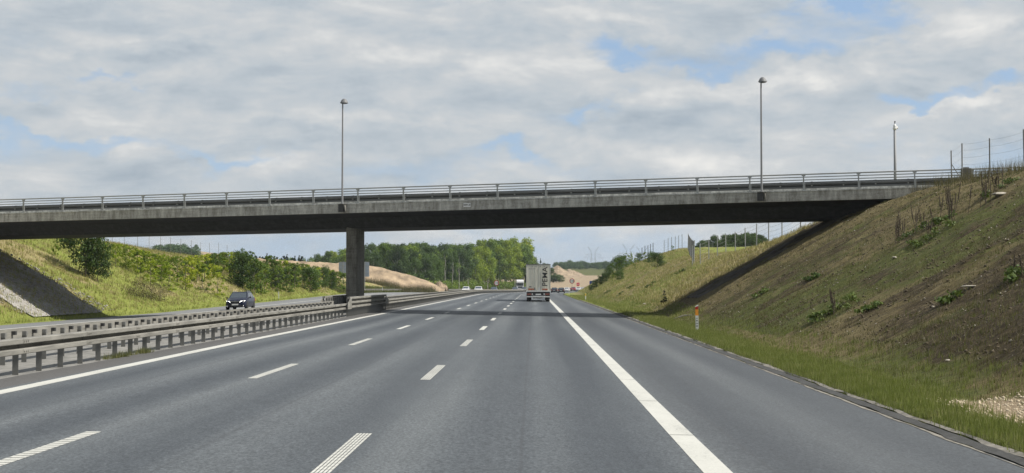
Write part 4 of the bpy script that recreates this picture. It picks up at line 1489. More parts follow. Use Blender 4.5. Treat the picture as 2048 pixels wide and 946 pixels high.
def make_truck():
    Y_ = 151.0
    root = empty('box_truck', (ray(1076.5, Y_), Y_, float(road_z(0.45, Y_))), 0, 'dirty cream box trailer seen from behind with large dark lettering running up its right side', 'truck')
    body_m = mat('dirty_cream_paint', (0.74, 0.71, 0.60), 0.55, 0, 0.16, 1.6, stretch=(4, 4, 0.5))
    frame_m = mat('cream_frame', (0.58, 0.56, 0.49), 0.5, 0, 0.15, 3)
    w_ = 1.275
    mb = MB(); mb.box((-w_, 0.02, 1.14), (w_, 13.6, 3.86)); mb.build('trailer_body', body_m, root, bevel=0.02)
    mb = MB()
    mb.box((-w_ - .005, -0.03, 1.10), (-w_ + 0.09, 0.015, 3.88)); mb.box((w_ - 0.09, -0.03, 1.10), (w_ + .005, 0.015, 3.88))
    mb.box((-w_ + 0.09, -0.03, 3.76), (w_ - 0.09, 0.015, 3.88))
    fr = mb.build('rear_frame', frame_m, root)
    mb = MB(); mb.box((-w_ - 0.01, -0.05, 3.88), (w_ + 0.01, 0.05, 3.93)); mb.build('roof_rim', M['dark_steel'], fr)
    mb = MB(); mb.box((-w_, -0.07, 1.04), (w_, 0.01, 1.16)); mb.build('sill', M['white_paint'], root)
    for s in (-1, 1):
        mb = MB()
        x0, x1 = (0.012, w_ - 0.1) if s > 0 else (-w_ + 0.1, -0.012)
        # shallow ribbed door
        n = 6
        for k in range(n):
            a = x0 + (x1 - x0) * k / n; b = x0 + (x1 - x0) * (k + 1) / n - 0.006
            mb.box((a, -0.022, 1.17), (b, 0.012, 3.75))
        door = mb.build('rear_door', body_m, root)
        for dx in (0.22, 0.62):
            mb = MB(); xx_ = s * dx
            mb.tube((xx_, -0.045, 1.12), (xx_, -0.045, 3.80), 0.016, n=6)
            mb.box((xx_ - 0.05, -0.06, 1.15), (xx_ + 0.05, -0.02, 1.22)); mb.box((xx_ - 0.05, -0.06, 3.68), (xx_ + 0.05, -0.02, 3.75))
            mb.build('lock_bar', M['galv'], door)
        mb = MB()
        if s < 0: mb.box((-1.06, -0.055, 1.20), (-0.46, -0.024, 1.38))
        else: mb.box((0.42, -0.055, 1.20), (0.98, -0.024, 1.36))
        mb.build('hazard_board', mat('faded_orange', (0.42, 0.13, 0.06), 0.6, 0, 0.15, 4), door)
    mb = MB(); mb.box((-0.42, -0.06, 1.20), (-0.30, -0.03, 1.48)); mb.box((-0.95, -0.05, 1.50), (-0.70, -0.03, 1.62)); mb.build('document_box', M['post_steel'], root)
    # reversed lettering reads upwards
    t_ = link('lettering', text_mesh('PEMA', 0.64, M['ink'], 0.004, 0.004), root)
    t_.rotation_euler = (R(90), R(-90), 0)
    bpy.context.view_layer.update()
    bb = [Vector(c) for c in t_.bound_box]
    wtxt = max(b.x for b in bb) - min(b.x for b in bb); htxt = max(b.y for b in bb) - min(b.y for b in bb)
    t_.scale = (2.0 / wtxt, 0.52 / htxt, 1)
    t_.location = (0.72, -0.068, 2.62)
    small = MB(); small.box((-0.98, -0.03, 3.40), (-0.90, -0.024, 3.48)); small.box((-0.86, -0.03, 3.42), (-0.30, -0.024, 3.45)); small.build('small_lettering', M['post_steel'], root)
    mb = MB(); mb.box((0.02, -0.06, 1.18), (0.16, -0.045, 1.5)); mb.build('paper_notice', M['white_paint'], root)
    # chassis, bumper, lights
    mb = MB(); mb.box((-1.15, 0.1, 0.80), (1.15, 12.5, 1.13)); mb.box((-1.22, -0.02, 0.62), (1.22, 0.12, 1.03)); mb.build('chassis', M['dark_steel'], root)
    for s in (-1, 1):
        mb = MB(); mb.box((min(s * 0.72, s * 1.18), -0.06, 0.70), (max(s * 0.72, s * 1.18), -0.021, 0.86)); mb.build('tail_light', mat('dusty_red', (0.22, 0.07, 0.05), 0.4), root)
        mb = MB(); mb.lathe([(0.001, 0), (0.07, 0), (0.07, 0.03), (0.001, 0.03)], 14, Matrix.Translation((s * 0.62, -0.021, 0.80)) @ Matrix.Rotation(R(90), 4, 'X')); mb.build('lamp', M['sign_white'], root)
        mb = MB(); mb.box((min(s * 0.72, s * 1.2), 0.55, 0.16), (max(s * 0.72, s * 1.2), 0.58, 0.72)); mb.build('mudflap', M['black'], root)
    mb = MB(); mb.box((-0.28, -0.05, 0.70), (0.28, -0.022, 0.83)); mb.build('number_plate', M['plate_white'], root)
    mb = MB(); mb.box((-1.2, -0.05, 0.47), (1.2, 0.05, 0.58)); mb.box((-0.6, 0.05, 0.5), (-0.5, 0.4, 0.9)); mb.box((0.5, 0.05, 0.5), (0.6, 0.4, 0.9)); mb.build('underrun_bar', M['white_paint'], root)
    for yy_ in (1.3, 2.6, 3.9, 10.2, 13.9):
        for s in (-1, 1):
            rotm = Matrix.Translation((s * 1.02, yy_ if yy_ < 13 else 15.4, 0.5)) @ Matrix.Rotation(R(90), 4, 'Y')
            mb = MB(); mb.lathe([(0.28, -0.18), (0.47, -0.19), (0.5, -0.15), (0.5, 0.15), (0.47, 0.19), (0.28, 0.18)], 24, rotm)
            wl = mb.build('wheel', M['tyre'], root, smooth=True)
            mb = MB(); mb.lathe([(0.001, s * 0.12), (0.12, s * 0.12), (0.14, s * 0.08), (0.28, s * 0.16)], 16, rotm); mb.build('rim', M['galv'], wl)
    mb = MB(); mb.tube((-0.95, 0.7, 0.5), (0.95, 0.7, 0.5), 0.06, n=8); mb.build('axle', M['galv'], root)
    mb = MB(); mb.box((-0.55, 0.5, 0.32), (0.45, 0.58, 0.46)); mb.build('pale_plate', M['white_paint'], root)
    # tractor in front
    mb = MB()
    cab_p = [(-1.22, 0.6), (1.22, 0.6), (1.22, 3.55), (-1.22, 3.55)]
    mb.loft([[(a, 13.9, b) for a, b in cab_p], [(a, 15.6, b) for a, b in cab_p], [(a * 0.97, 16.1, b if b < 1 else 3.2) for a, b in cab_p]], True, True)
    mb.build('cab', M['carblack'], root, bevel=0.03)
    mb = MB(); mb.box((-1.52, 15.5, 2.0), (-1.30, 15.75, 2.9)); mb.box((-1.32, 15.55, 2.8), (-1.2, 15.6, 2.85)); mb.build('mirror', M['black'], root)
    return root


make_truck()


def make_oncoming_truck():
    Y_ = 505.0
    x_ = ray(1040.5, Y_)
    z_ = float(road_z(x_ - float(curve(Y_)), Y_))
    root = empty('white_truck', (x_, Y_, z_), R(4), 'white truck cab with its front towards us, left of the box trailer', 'truck')
    w_ = 1.25
    mb = MB()
    r0 = [(-w_, 0.35), (w_, 0.35), (w_, 3.75), (-w_, 3.75)]
    mb.loft([[(a * 0.96, 0.0, b if b < 1 else 2.75) for a, b in r0], [(a, 0.22, b if b < 1 else 3.45) for a, b in r0], [(a, 0.9, b) for a, b in r0], [(a, 2.2, b) for a, b in r0]], True, True)
    mb.build('cab', M['carwhite'], root, bevel=0.05)
    mb = MB(); mb.box((-1.1, -0.03, 1.65), (1.1, 0.06, 2.55)); mb.build('windscreen', M['glass'], root)
    mb = MB(); mb.box((-1.15, -0.18, 2.62), (1.15, 0.1, 2.82)); mb.build('sun_visor', M['black'], root)
    mb = MB(); mb.box((-0.8, -0.03, 0.75), (0.8, 0.03, 1.45)); mb.build('grille', M['cargrey'], root)
    mb = MB(); mb.box((-1.2, -0.10, 0.3), (1.2, 0.06, 0.62)); mb.build('bumper', M['carwhite'], root)
    for s in (-1, 1):
        mb = MB(); mb.box((min(s * 0.85, s * 1.15), -0.12, 0.66), (max(s * 0.85, s * 1.15), 0.02, 0.80)); mb.build('headlight', M['lamp_on'], root)
        mb = MB(); mb.box((min(s * 1.28, s * 1.5), 0.1, 1.8), (max(s * 1.28, s * 1.5), 0.3, 2.6)); mb.box((min(s * 1.2, s * 1.4), 0.2, 2.6), (max(s * 1.2, s * 1.4), 0.24, 2.66)); mb.build('mirror', M['black'], root)
        rotm = Matrix.Translation((s * 1.05, 1.1, 0.5)) @ Matrix.Rotation(R(90), 4, 'Y')
        mb = MB(); mb.lathe([(0.001, 0.15), (0.3, 0.16), (0.5, 0.15), (0.5, -0.15), (0.28, -0.16)], 20, rotm); mb.build('wheel', M['tyre'], root, smooth=True)
    mb = MB(); mb.box((-1.27, 2.6, 1.1), (1.27, 15.5, 3.85)); mb.build('trailer', M['carwhite'], root, bevel=0.03)


make_oncoming_truck()

# ------------------------------------------------------------------ vegetation
def leaf_cloud(n, centers, radii, size, seed, flat=0.75, shell=0.55, up=0.25):
    """leaf-sized quads scattered through clumps"""
    g = np.random.default_rng(seed)
    centers = np.asarray(centers, float); radii = np.asarray(radii, float)
    wgt = radii ** 2; wgt = wgt / wgt.sum()
    idx = g.choice(len(centers), n, p=wgt)
    d = g.normal(size=(n, 3)); d /= np.linalg.norm(d, axis=1)[:, None]
    rr = shell + (1 - shell) * g.random(n) ** 0.6
    rr *= 1 + 0.18 * g.normal(size=n)
    p = centers[idx] + d * (radii[idx] * rr)[:, None] * np.array([1, 1, flat])
    nrm = d + g.normal(size=(n, 3)) * 0.55 + np.array([0, 0, up])
    nrm /= np.linalg.norm(nrm, axis=1)[:, None]
    t1 = np.cross(nrm, g.normal(size=(n, 3))); t1 /= np.linalg.norm(t1, axis=1)[:, None]
    t2 = np.cross(nrm, t1)
    s = size * (0.6 + 0.8 * g.random(n))[:, None]
    a = p - t1 * s * 0.5; b = p + t2 * s * 0.32; c = p + t1 * s * 0.55; e = p - t2 * s * 0.32
    V = np.stack([a, b, c, e], 1).reshape(-1, 3)
    Fa = np.arange(4 * n).reshape(n, 4)
    return V, Fa


def tree_mesh(kind, h, wd, n, size, seed, mat_, low=0.2, clumps=30):
    g = np.random.default_rng(seed)
    cs = []; rs = []
    for k in range(clumps):
        t = g.random()
        if kind == 'round':
            zc = low + (1 - low) * (0.08 + 0.84 * t)
            env = math.sin(math.pi * min(1, max(0.02, 0.16 + 0.80 * (zc - low) / (1 - low)))) ** 0.6
            rad = env * 0.5 * math.sqrt(g.random())
            r = 0.15 + 0.09 * g.random()
        elif kind == 'cone':
            zc = low + (1 - low) * t ** 1.3
            env = (1 - zc) ** 0.8
            rad = env * 0.42 * math.sqrt(g.random())
            r = 0.06 + 0.11 * env
        elif kind == 'upright':
            zc = low + (1 - low) * t
            env = math.sin(math.pi * min(0.97, 0.12 + 0.82 * t)) ** 0.7
            rad = env * 0.48 * math.sqrt(g.random())
            r = 0.05 + 0.11 * g.random()
        a = g.random() * 2 * math.pi
        cs.append((rad * math.cos(a) * wd, rad * math.sin(a) * wd, zc * h))
        rs.append(r * wd * (0.8 if kind != 'round' else 1.0))
    V, Fa = leaf_cloud(n, cs, rs, size, seed + 1)
    V[:, 2] = np.maximum(V[:, 2], 0.05 * h)
    return np_mesh('crown', V, Fa, mat_), cs


def trunk_mesh(h, r, cs, mat_, seed, limbs=7, top=0.85):
    g = random.Random(seed)
    mb = MB()
    p = Vector((0, 0, -0.3)); prev = p
    n = 5
    pts = [Vector((g.uniform(-.02, .02) * h * k / n, g.uniform(-.02, .02) * h * k / n, top * h * k / n - (0.3 if k == 0 else 0))) for k in range(n + 1)]
    for k in range(n):
        mb.tube(pts[k], pts[k + 1], r * (1 - 0.8 * k / n), r * (1 - 0.8 * (k + 1) / n), 7, False)
    for c in g.sample(list(cs), min(limbs, len(cs))):
        c = Vector(c)
        zz = max(0.15 * h, c.z - 0.25 * h)
        k = min(n - 1, int(zz / (top * h) * n))
        q = pts[k].lerp(pts[k + 1], zz / (top * h) * n - k if zz / (top * h) * n - k < 1 else 1)
        mb.tube(q, c, r * 0.3, r * 0.1, 5, False)
    me_ = bpy.data.meshes.new('trunk')
    me_.from_pydata(mb.v, [], mb.f); me_.materials.append(mat_); me_.update()
    return me_


class Kind:
    def __init__(self, kind, h, wd, n, size, mat_, bark, r, low=0.2, clumps=30, variants=3, seed=1, limbs=7):
        self.h = h
        self.v = []
        for k in range(variants):
            m1, cs = tree_mesh(kind, h, wd, n, size, seed * 31 + k * 7, mat_, low, clumps)
            self.v.append((m1, trunk_mesh(h, r, cs, bark, seed + k, limbs)))

    def plant(self, name, x, y, z, h, label, cat, group=None, wf=1.0, k=None):
        m1, m2 = random.choice(self.v) if k is None else self.v[k % len(self.v)]
        s = h / self.h
        root = empty(name, (x, y, z - 0.02), random.uniform(0, 6.28), label, cat, group)
        root.scale = (s * wf * random.uniform(0.85, 1.2), s * wf * random.uniform(0.85, 1.2), s)
        link('crown', m1, root)
        link('trunk', m2, root)
        return root


K_beech = Kind('round', 20, 11, 5200, 0.6, M['leaf_beech'], M['pale_bark'], 0.28, 0.22, 24, 5, 3, 10)
K_beechy = Kind('round', 20, 11, 5200, 0.6, M['leaf_bright'], M['pale_bark'], 0.26, 0.16, 24, 4, 13, 10)
K_dark = Kind('round', 20, 11, 5200, 0.6, M['leaf_dark'], M['pale_bark'], 0.26, 0.24, 24, 4, 5, 10)
K_spruce = Kind('cone', 14, 6, 3500, 0.40, M['leaf_spruce'], M['bark'], 0.2, 0.05, 40, 2, 6, 5)
K_shrub_b = Kind('upright', 4, 2.6, 1300, 0.17, M['leaf_bright'], M['bark'], 0.05, 0.04, 34, 4, 8, 8)
K_shrub_m = Kind('upright', 4, 2.8, 1700, 0.17, M['leaf_mid'], M['bark'], 0.05, 0.04, 34, 4, 9, 8)
K_shrub_d = Kind('round', 4.5, 3.4, 4200, 0.17, M['leaf_dark'], M['bark'], 0.06, 0.05, 40, 3, 10, 8)
K_twig = Kind('round', 2.6, 3.2, 900, 0.12, M['leaf_brown'], M['bark'], 0.03, 0.05, 26, 2, 11, 22)
K_far = Kind('round', 12, 13, 2600, 0.8, M['leaf_far'], M['bark'], 0.3, 0.02, 34, 3, 12, 4)

# --- wood left of the road: front rows follow the verge
def forest_edge(Y):
    return -33.5 + float(curve(Y))


random.seed(11)
front_lb = {
    'b': 'tall fresh-green beech with pale trunk in the front row of the wood',
    'y': 'yellow-green leafy tree in the right half of the wood',
    'd': 'dark-green leafy tree in the left half of the wood'}
Y_ = 395.0
row = 0
while Y_ < 690:
    for r_ in range(3):
        yq = Y_ + random.uniform(-4, 4) + r_ * 5
        xq = forest_edge(yq) - 1.5 - r_ * 7.5 - random.uniform(0, 4)
        pxq = 1067 + xq / yq * F
        if pxq > 1056: continue
        # crowns reach this height in the photograph
        topy = np.interp(pxq, [700, 800, 880, 930, 948, 1000, 1040, 1058], [490, 487, 491, 492, 482, 480, 477, 484])
        hh = (567 - topy) * yq / F + EYE - float(H(xq, yq)) + random.uniform(-2.0, 0.8) - (random.uniform(2, 5) if r_ == 0 and random.random() < 0.5 else 0)
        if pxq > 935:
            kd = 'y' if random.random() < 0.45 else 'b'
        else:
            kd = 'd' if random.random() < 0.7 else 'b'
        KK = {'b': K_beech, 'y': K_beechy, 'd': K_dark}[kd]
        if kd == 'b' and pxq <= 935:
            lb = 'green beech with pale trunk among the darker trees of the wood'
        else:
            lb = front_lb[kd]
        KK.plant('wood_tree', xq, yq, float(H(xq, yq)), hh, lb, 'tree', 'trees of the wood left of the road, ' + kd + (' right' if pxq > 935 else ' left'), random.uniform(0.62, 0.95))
    Y_ += 7.5
# rows behind, further left (tops only, above the earth ridge)
for k in range(46):
    px = 555 + (930 - 555) * (k + random.uniform(-.4, .4)) / 46
    yq = random.uniform(470, 600)
    xq = ray(px, yq)
    topy = np.interp(px, [540, 600, 640, 660, 700, 740, 800, 830, 930], [520, 514, 508, 498, 494, 487, 490, 483, 489]) + random.uniform(-1, 6)
    zg = 1.5
    hh = (567 - topy) * yq / F + EYE - zg
    (K_beech if random.random() < 0.65 else K_beechy if px < 700 else K_dark).plant('wood_tree', xq, yq, zg, hh, 'leafy tree showing only its crown above the sandy ridge on the left', 'tree', 'tree crowns behind the sandy ridge', random.uniform(0.55, 0.8))
# undergrowth at the foot of the wood: one mass
gx = []
g = np.random.default_rng(5)
cs = []; rs = []
for Yq in np.arange(380, 690, 2.2):
    for _k in range(2):
        xq = forest_edge(Yq) - g.random() * 9 - 1
        if 1067 + xq / Yq * F > 1052: continue
        cs.append((xq, Yq, float(H(xq, Yq)) + 0.8 + 1.3 * g.random())); rs.append(1.4 + g.random() * 1.3)
V, Fa = leaf_cloud(26000, cs, rs, 0.5, 4)
tag(link('undergrowth', np_mesh('undergrowth', V, Fa, M['leaf_mid'])), 'low green undergrowth along the foot of the wood', 'undergrowth', kind='stuff')
# thin pale trunks standing free at the edge
for px, Yq in ((905, 455), (918, 470), (968, 530), (1021, 600), (890, 440), (936, 490)):
    xq = ray(px, Yq)
    tr = link('birch_stem', trunk_mesh(random.uniform(8, 11), 0.16, [(0.5, 0, 7), (-.5, 0, 8), (0.3, 0.3, 9)], M['pale_bark'], px, 3, 1.0), None, (xq, Yq, float(H(xq, Yq))))
    tag(tr, 'thin pale bare stem standing at the edge of the wood', 'tree', 'bare pale stems at the edge of the wood')

# spruces behind the ridge on the left
for k in range(15):
    px = 505 + k * 7 + random.uniform(-2, 2)
    yq = random.uniform(410, 440)
    zg = 2.0
    hh = (567 - random.uniform(506, 513)) * yq / F + EYE - zg
    K_spruce.plant('spruce', ray(px, yq), yq, zg, hh, 'dark spruce in the row above the left end of the sandy ridge', 'tree', 'dark spruces behind the ridge', 1.1)
# brownish shrubs and a lone spruce above the truck roof
for px, ty in ((1060, 508), (1066, 514), (1073, 521), (1088, 524), (1095, 526), (1102, 531)):
    yq = 700 + random.uniform(-10, 25)
    xq = ray(px, yq); zg = float(H(xq, yq))
    hh = (567 - ty) * yq / F + EYE - zg
    K_dark.plant('dark_bush_tree', xq, yq, zg, hh, 'dull dark tree just above the trailer roof, beside the sand pile', 'tree', 'dull trees above the trailer roof', 0.8)
yq = 690; xq = ray(1081, yq); zg = float(H(xq, yq))
K_spruce.plant('spruce', xq, yq, zg, (567 - 517) * yq / F + EYE - zg, 'lone dark spruce tip straight above the trailer roof', 'tree', None, 0.7)

# far wood on the hill to the right, far hill on the left
random.seed(23)
for k in range(90):
    px = random.uniform(1108, 1330)
    yq = random.uniform(1060, 1230)
    xq = ray(px, yq)
    zg = float(H(xq, yq))
    ty = np.interp(px, [1108, 1125, 1150, 1175, 1190, 1215, 1240, 1270, 1330], [534, 524, 520, 522, 526, 519, 515, 520, 522])
    hh = (567 - ty) * yq / F + EYE - zg + random.uniform(-3, 0.5) - (yq - 1060) * 0.003
    K_far.plant('hill_tree', xq, yq, zg, max(5, hh), 'rounded distant tree of the wood on the hill beyond the field', 'tree', 'distant trees on the far hill', random.uniform(0.8, 1.1))
for k in range(26):
    px = random.uniform(300, 392)
    yq = random.uniform(640, 760)
    xq = ray(px, yq); zg = float(H(xq, yq))
    ty = np.interp(px, [296, 315, 340, 360, 380, 395], [498, 490, 488, 490, 497, 505]) + random.uniform(0, 3)
    hh = (567 - ty) * yq / F + EYE - zg
    K_far.plant('hill_tree', xq, yq, zg, max(3, hh), 'dark rounded tree on the small hill above the left fence', 'tree', 'trees on the small hill at left', 0.9)
for px, ty, hh in ((455, 512, 3), (462, 511, 3), (487, 509, 4)):
    yq = 330; xq = ray(px, yq)
    K_far.plant('hill_tree', xq, yq, EYE + (567 - ty) * yq / F - hh, hh, 'small dark bush on the skyline left of the spruces', 'bush', 'small skyline bushes', 0.8)
# clump of trees on the right behind the fence
random.seed(31)
for k in range(22):
    px = 1388 + (1545 - 1388) * (k + random.uniform(-.3, .3)) / 22
    yq = random.uniform(290, 320)
    xq = ray(px, yq)
    ty = np.interp(px, [1385, 1400, 1430, 1460, 1475, 1500, 1518, 1532, 1550], [487, 482, 470, 466, 464, 461, 466, 480, 490]) + random.uniform(0, 3)
    zg = 5.5
    hh = (567 - ty) * yq / F + EYE - zg
    K_dark.plant('clump_tree', xq, yq, zg, hh, 'dark round tree of the clump behind the fence on the right bank', 'tree', 'dark clump behind the right fence', random.uniform(0.8, 1.0))

# --- sandy ridge on the left, and the sand pile beyond the truck
def ridge():
    n, mrow = 150, 26
    V = []
    g = np.random.default_rng(2)
    for i in range(n):
        px = 470 + (890 - 470) * i / (n - 1)
        Yq = np.interp(px, [470, 885], [325, 392])
        topy = np.interp(px, [470, 520, 560, 610, 660, 700, 740, 770, 800, 830, 850, 868, 885], [520, 517, 520, 523, 525, 527, 531, 537, 545, 553, 560, 568, 577])
        zt = EYE + (567 - topy) * Yq / F + float(fbm(np.array(i * 0.35), np.array(0.0), 3, 8)) * 0.5
        zb = float(H(ray(px, Yq - 9), Yq - 9)) - 0.6
        zt = max(zt, zb + 0.2)
        for j in range(mrow):
            t = j / (mrow - 1)
            yy_ = Yq - 9 * (1 - t) * min(1, (zt - zb) / 6 + 0.2) if t < 1 else Yq
            rill = (abs(math.sin(px * 0.33 + 3 * math.sin(px * 0.045))) * 0.55 + float(fbm(np.array(i * 0.8), np.array(j * 0.25), 3, 4)) * 0.9) * math.sin(math.pi * t)
            V.append((ray(px, Yq) , yy_ + rill, zb + (zt - zb) * t ** 0.9))
        V.append((ray(px, Yq), Yq + 5, zt - 0.3)); V.append((ray(px, Yq), Yq + 16, zb))
    cols = mrow + 2
    V = np.array(V)
    i2 = np.arange(len(V)).reshape(n, cols)
    Fa = np.stack([i2[:-1, :-1].ravel(), i2[1:, :-1].ravel(), i2[1:, 1:].ravel(), i2[:-1, 1:].ravel()], 1)
    o = link('earth_ridge', np_mesh('earth_ridge', V, Fa, M['sand'], True))
    tag(o, kind='structure')


ridge()


def pile(px0, px1, Yc, tops, depth, seed, label, name='sand_pile', m='sand', base=None):
    n, mrow = 70, 24
    V = []
    for i in range(n):
        px = px0 + (px1 - px0) * i / (n - 1)
        ty = np.interp(px, [a for a, b in tops], [b for a, b in tops])
        zt = EYE + (567 - ty) * Yc / F
        for j in range(mrow):
            t = j / (mrow - 1) * 2 - 1
            yq = Yc + t * depth
            xq = ray(px, Yc)
            zb = float(H(xq, yq)) - 0.3
            hgt = max(0, zt - zb) * (1 - abs(t)) ** 0.85
            V.append((xq, yq, zb + hgt + float(fbm(np.array(i * 0.4), np.array(j * 0.5), 3, seed)) * 1.2 * (1 - abs(t))))
    V = np.array(V)
    i2 = np.arange(len(V)).reshape(n, mrow)
    Fa = np.stack([i2[:-1, :-1].ravel(), i2[1:, :-1].ravel(), i2[1:, 1:].ravel(), i2[:-1, 1:].ravel()], 1)
    tag(link(name, np_mesh(name, V, Fa, M[m], False)), label, 'sand pile')


pile(1080, 1165, 800, [(1080, 552), (1096, 545), (1104, 536), (1115, 530), (1122, 534), (1130, 540), (1142, 546), (1155, 553), (1165, 560)], 26, 3, 'tall pale pile of sand right of the trailer roof')
pile(1125, 1180, 840, [(1125, 548), (1136, 538), (1148, 540), (1160, 546), (1180, 556)], 30, 6, 'lower brownish pile of sand behind the tall one')
pile(868, 896, 405, [(862, 574), (872, 565), (880, 562), (890, 569), (900, 577)], 5, 9, 'small reddish heap of earth at the end of the sandy ridge')

g = np.random.default_rng(77)
wp = []
for k in range(900):
    Yq = 318 + 18 * g.random() - 9 * g.random(); pxq = g.uniform(690, 868)
    xq = ray(pxq, Yq)
    wp.append((xq, Yq, float(H(xq, Yq))))
WEED_PTS = np.array(wp)
# row of low bushes at the foot of the sand pile
for px in (1101, 1107, 1113, 1119):
    yq = 690; xq = ray(px, yq)
    zg = float(H(xq, yq))
    K_shrub_d.plant('low_bush', xq, yq, zg, 4.0, 'low green bush in the row below the sand pile', 'bush', 'bushes below the sand pile', 1.3)


# --- shrubs and saplings on the left bank
random.seed(5)
K_shrub_d.plant('dense_shrub', *hit(168, 556, 100), 5.6, 'largest dark-green shrub on the left bank, just below the bridge', 'shrub', None, 0.72, 0)
K_shrub_d.plant('dense_shrub', *hit(192, 563, 100), 3.3, 'small dark-green shrub at the right foot of the largest one', 'shrub', None, 0.8, 1)
K_shrub_m.plant('slim_shrub', *hit(107, 513, 100), 2.9, 'slim sapling at the far left of the grassy bank, under the bridge', 'shrub', None, 0.45, 0)
lbl_b = 'bright yellow-green sapling in the thicket on the left bank'
lbl_m = 'mid-green sapling in the thicket on the left bank'
lbl_d = 'dark-green bush in the thicket on the left bank'
cnt = 0
for k in range(96):
    px = 205 + (690 - 205) * ((k * 0.61803) % 1.0)
    lo = np.interp(px, [200, 240, 260, 330, 430, 500, 560, 640, 690], [530, 540, 562, 596, 600, 594, 592, 588, 584])
    hi = np.interp(px, [200, 250, 300, 380, 450, 520, 600, 690], [510, 508, 525, 530, 532, 545, 560, 574])
    py = random.uniform(hi, lo) - 2
    X_, Y_, Z_ = hit(px, py, 105, 330)
    if Y_ > 325: continue
    hh = random.uniform(2.1, 3.5) * (1.0 if px < 400 else 1.25)
    # the tops follow the outline of the thicket
    lim = np.interp(px, [200, 240, 270, 330, 380, 400, 440, 480, 530, 580, 640, 690], [486, 488, 497, 512, 512, 508, 505, 502, 510, 524, 534, 546])
    hmax = (py - lim) * Y_ / F
    hh = min(hh, hmax)
    if hh < 0.9: continue
    if px < 400: kd = random.choice('bbbbm')
    elif px < 500: kd = random.choice('bmmd')
    else: kd = random.choice('mmbd')
    KK, lb = {'b': (K_shrub_b, lbl_b), 'm': (K_shrub_m, lbl_m), 'd': (K_shrub_d, lbl_d)}[kd]
    KK.plant('sapling' if kd != 'd' else 'bank_bush', X_, Y_, Z_, hh, lb, 'shrub', 'left bank thicket ' + {'b': 'bright', 'm': 'green', 'd': 'dark'}[kd], random.uniform(0.8, 1.2))
for px, py, hh in ((650, 580, 3.9), (664, 580, 3.0), (482, 578, 4.6)):
    (K_shrub_d if px > 600 else K_shrub_m).plant('bank_bush', *hit(px, py, 105, 330), hh, 'taller pointed dark bush in the thicket beside the pier' if px > 600 else 'tallest green bush in the middle of the thicket', 'shrub', 'taller dark bushes by the pier' if px > 600 else None, 0.6)
for px, py in ((285, 600), (300, 603), (318, 604), (270, 598)):
    K_twig.plant('twiggy_bush', *hit(px, py, 105, 330), 1.7, 'bare brownish twiggy bush at the foot of the left bank', 'shrub', 'twiggy bushes at the foot of the left bank', 0.9)

# --- bushes on the right bank beyond the bridge
for px, py, hh, kd in ((1322, 503, 1.6, 'm'), (1335, 501, 1.5, 'd'), (1345, 503, 1.2, 'm'), (1302, 528, 2.4, 'd'), (1314, 537, 2.6, 'd'), (1290, 525, 2.2, 'm'), (1278, 524, 2.2, 'd'), (1262, 530, 3.0, 'm'),
                       (1252, 536, 3.6, 'm'), (1243, 545, 4.0, 'd'), (1234, 552, 4.0, 'm'), (1226, 556, 3.4, 'm'), (1217, 560, 3.0, 'd'), (1209, 566, 2.4, 'd'), (1200, 572, 2.2, 'd'), (1190, 577, 2.0, 'd'), (1270, 540, 2.4, 'm'), (1182, 582, 1.4, 'd'), (1240, 562, 2.2, 'd'), (1225, 568, 1.8, 'm')):
    KK = {'m': K_shrub_m, 'd': K_shrub_d}[kd]
    KK.plant('bank_bush', *hit(px, py, 100, 345), hh * 0.72, ('rounded dark bush' if kd == 'd' else 'rounded mid-green bush') + ' on the far part of the right bank', 'shrub', 'bushes on the far right bank ' + kd, 1.0)
K_spruce.plant('small_fir', *hit(1328, 607, 40, 200), 0.95, 'tiny dark fir on the right bank at the edge of the bridge shadow', 'fir', None, 1.5)

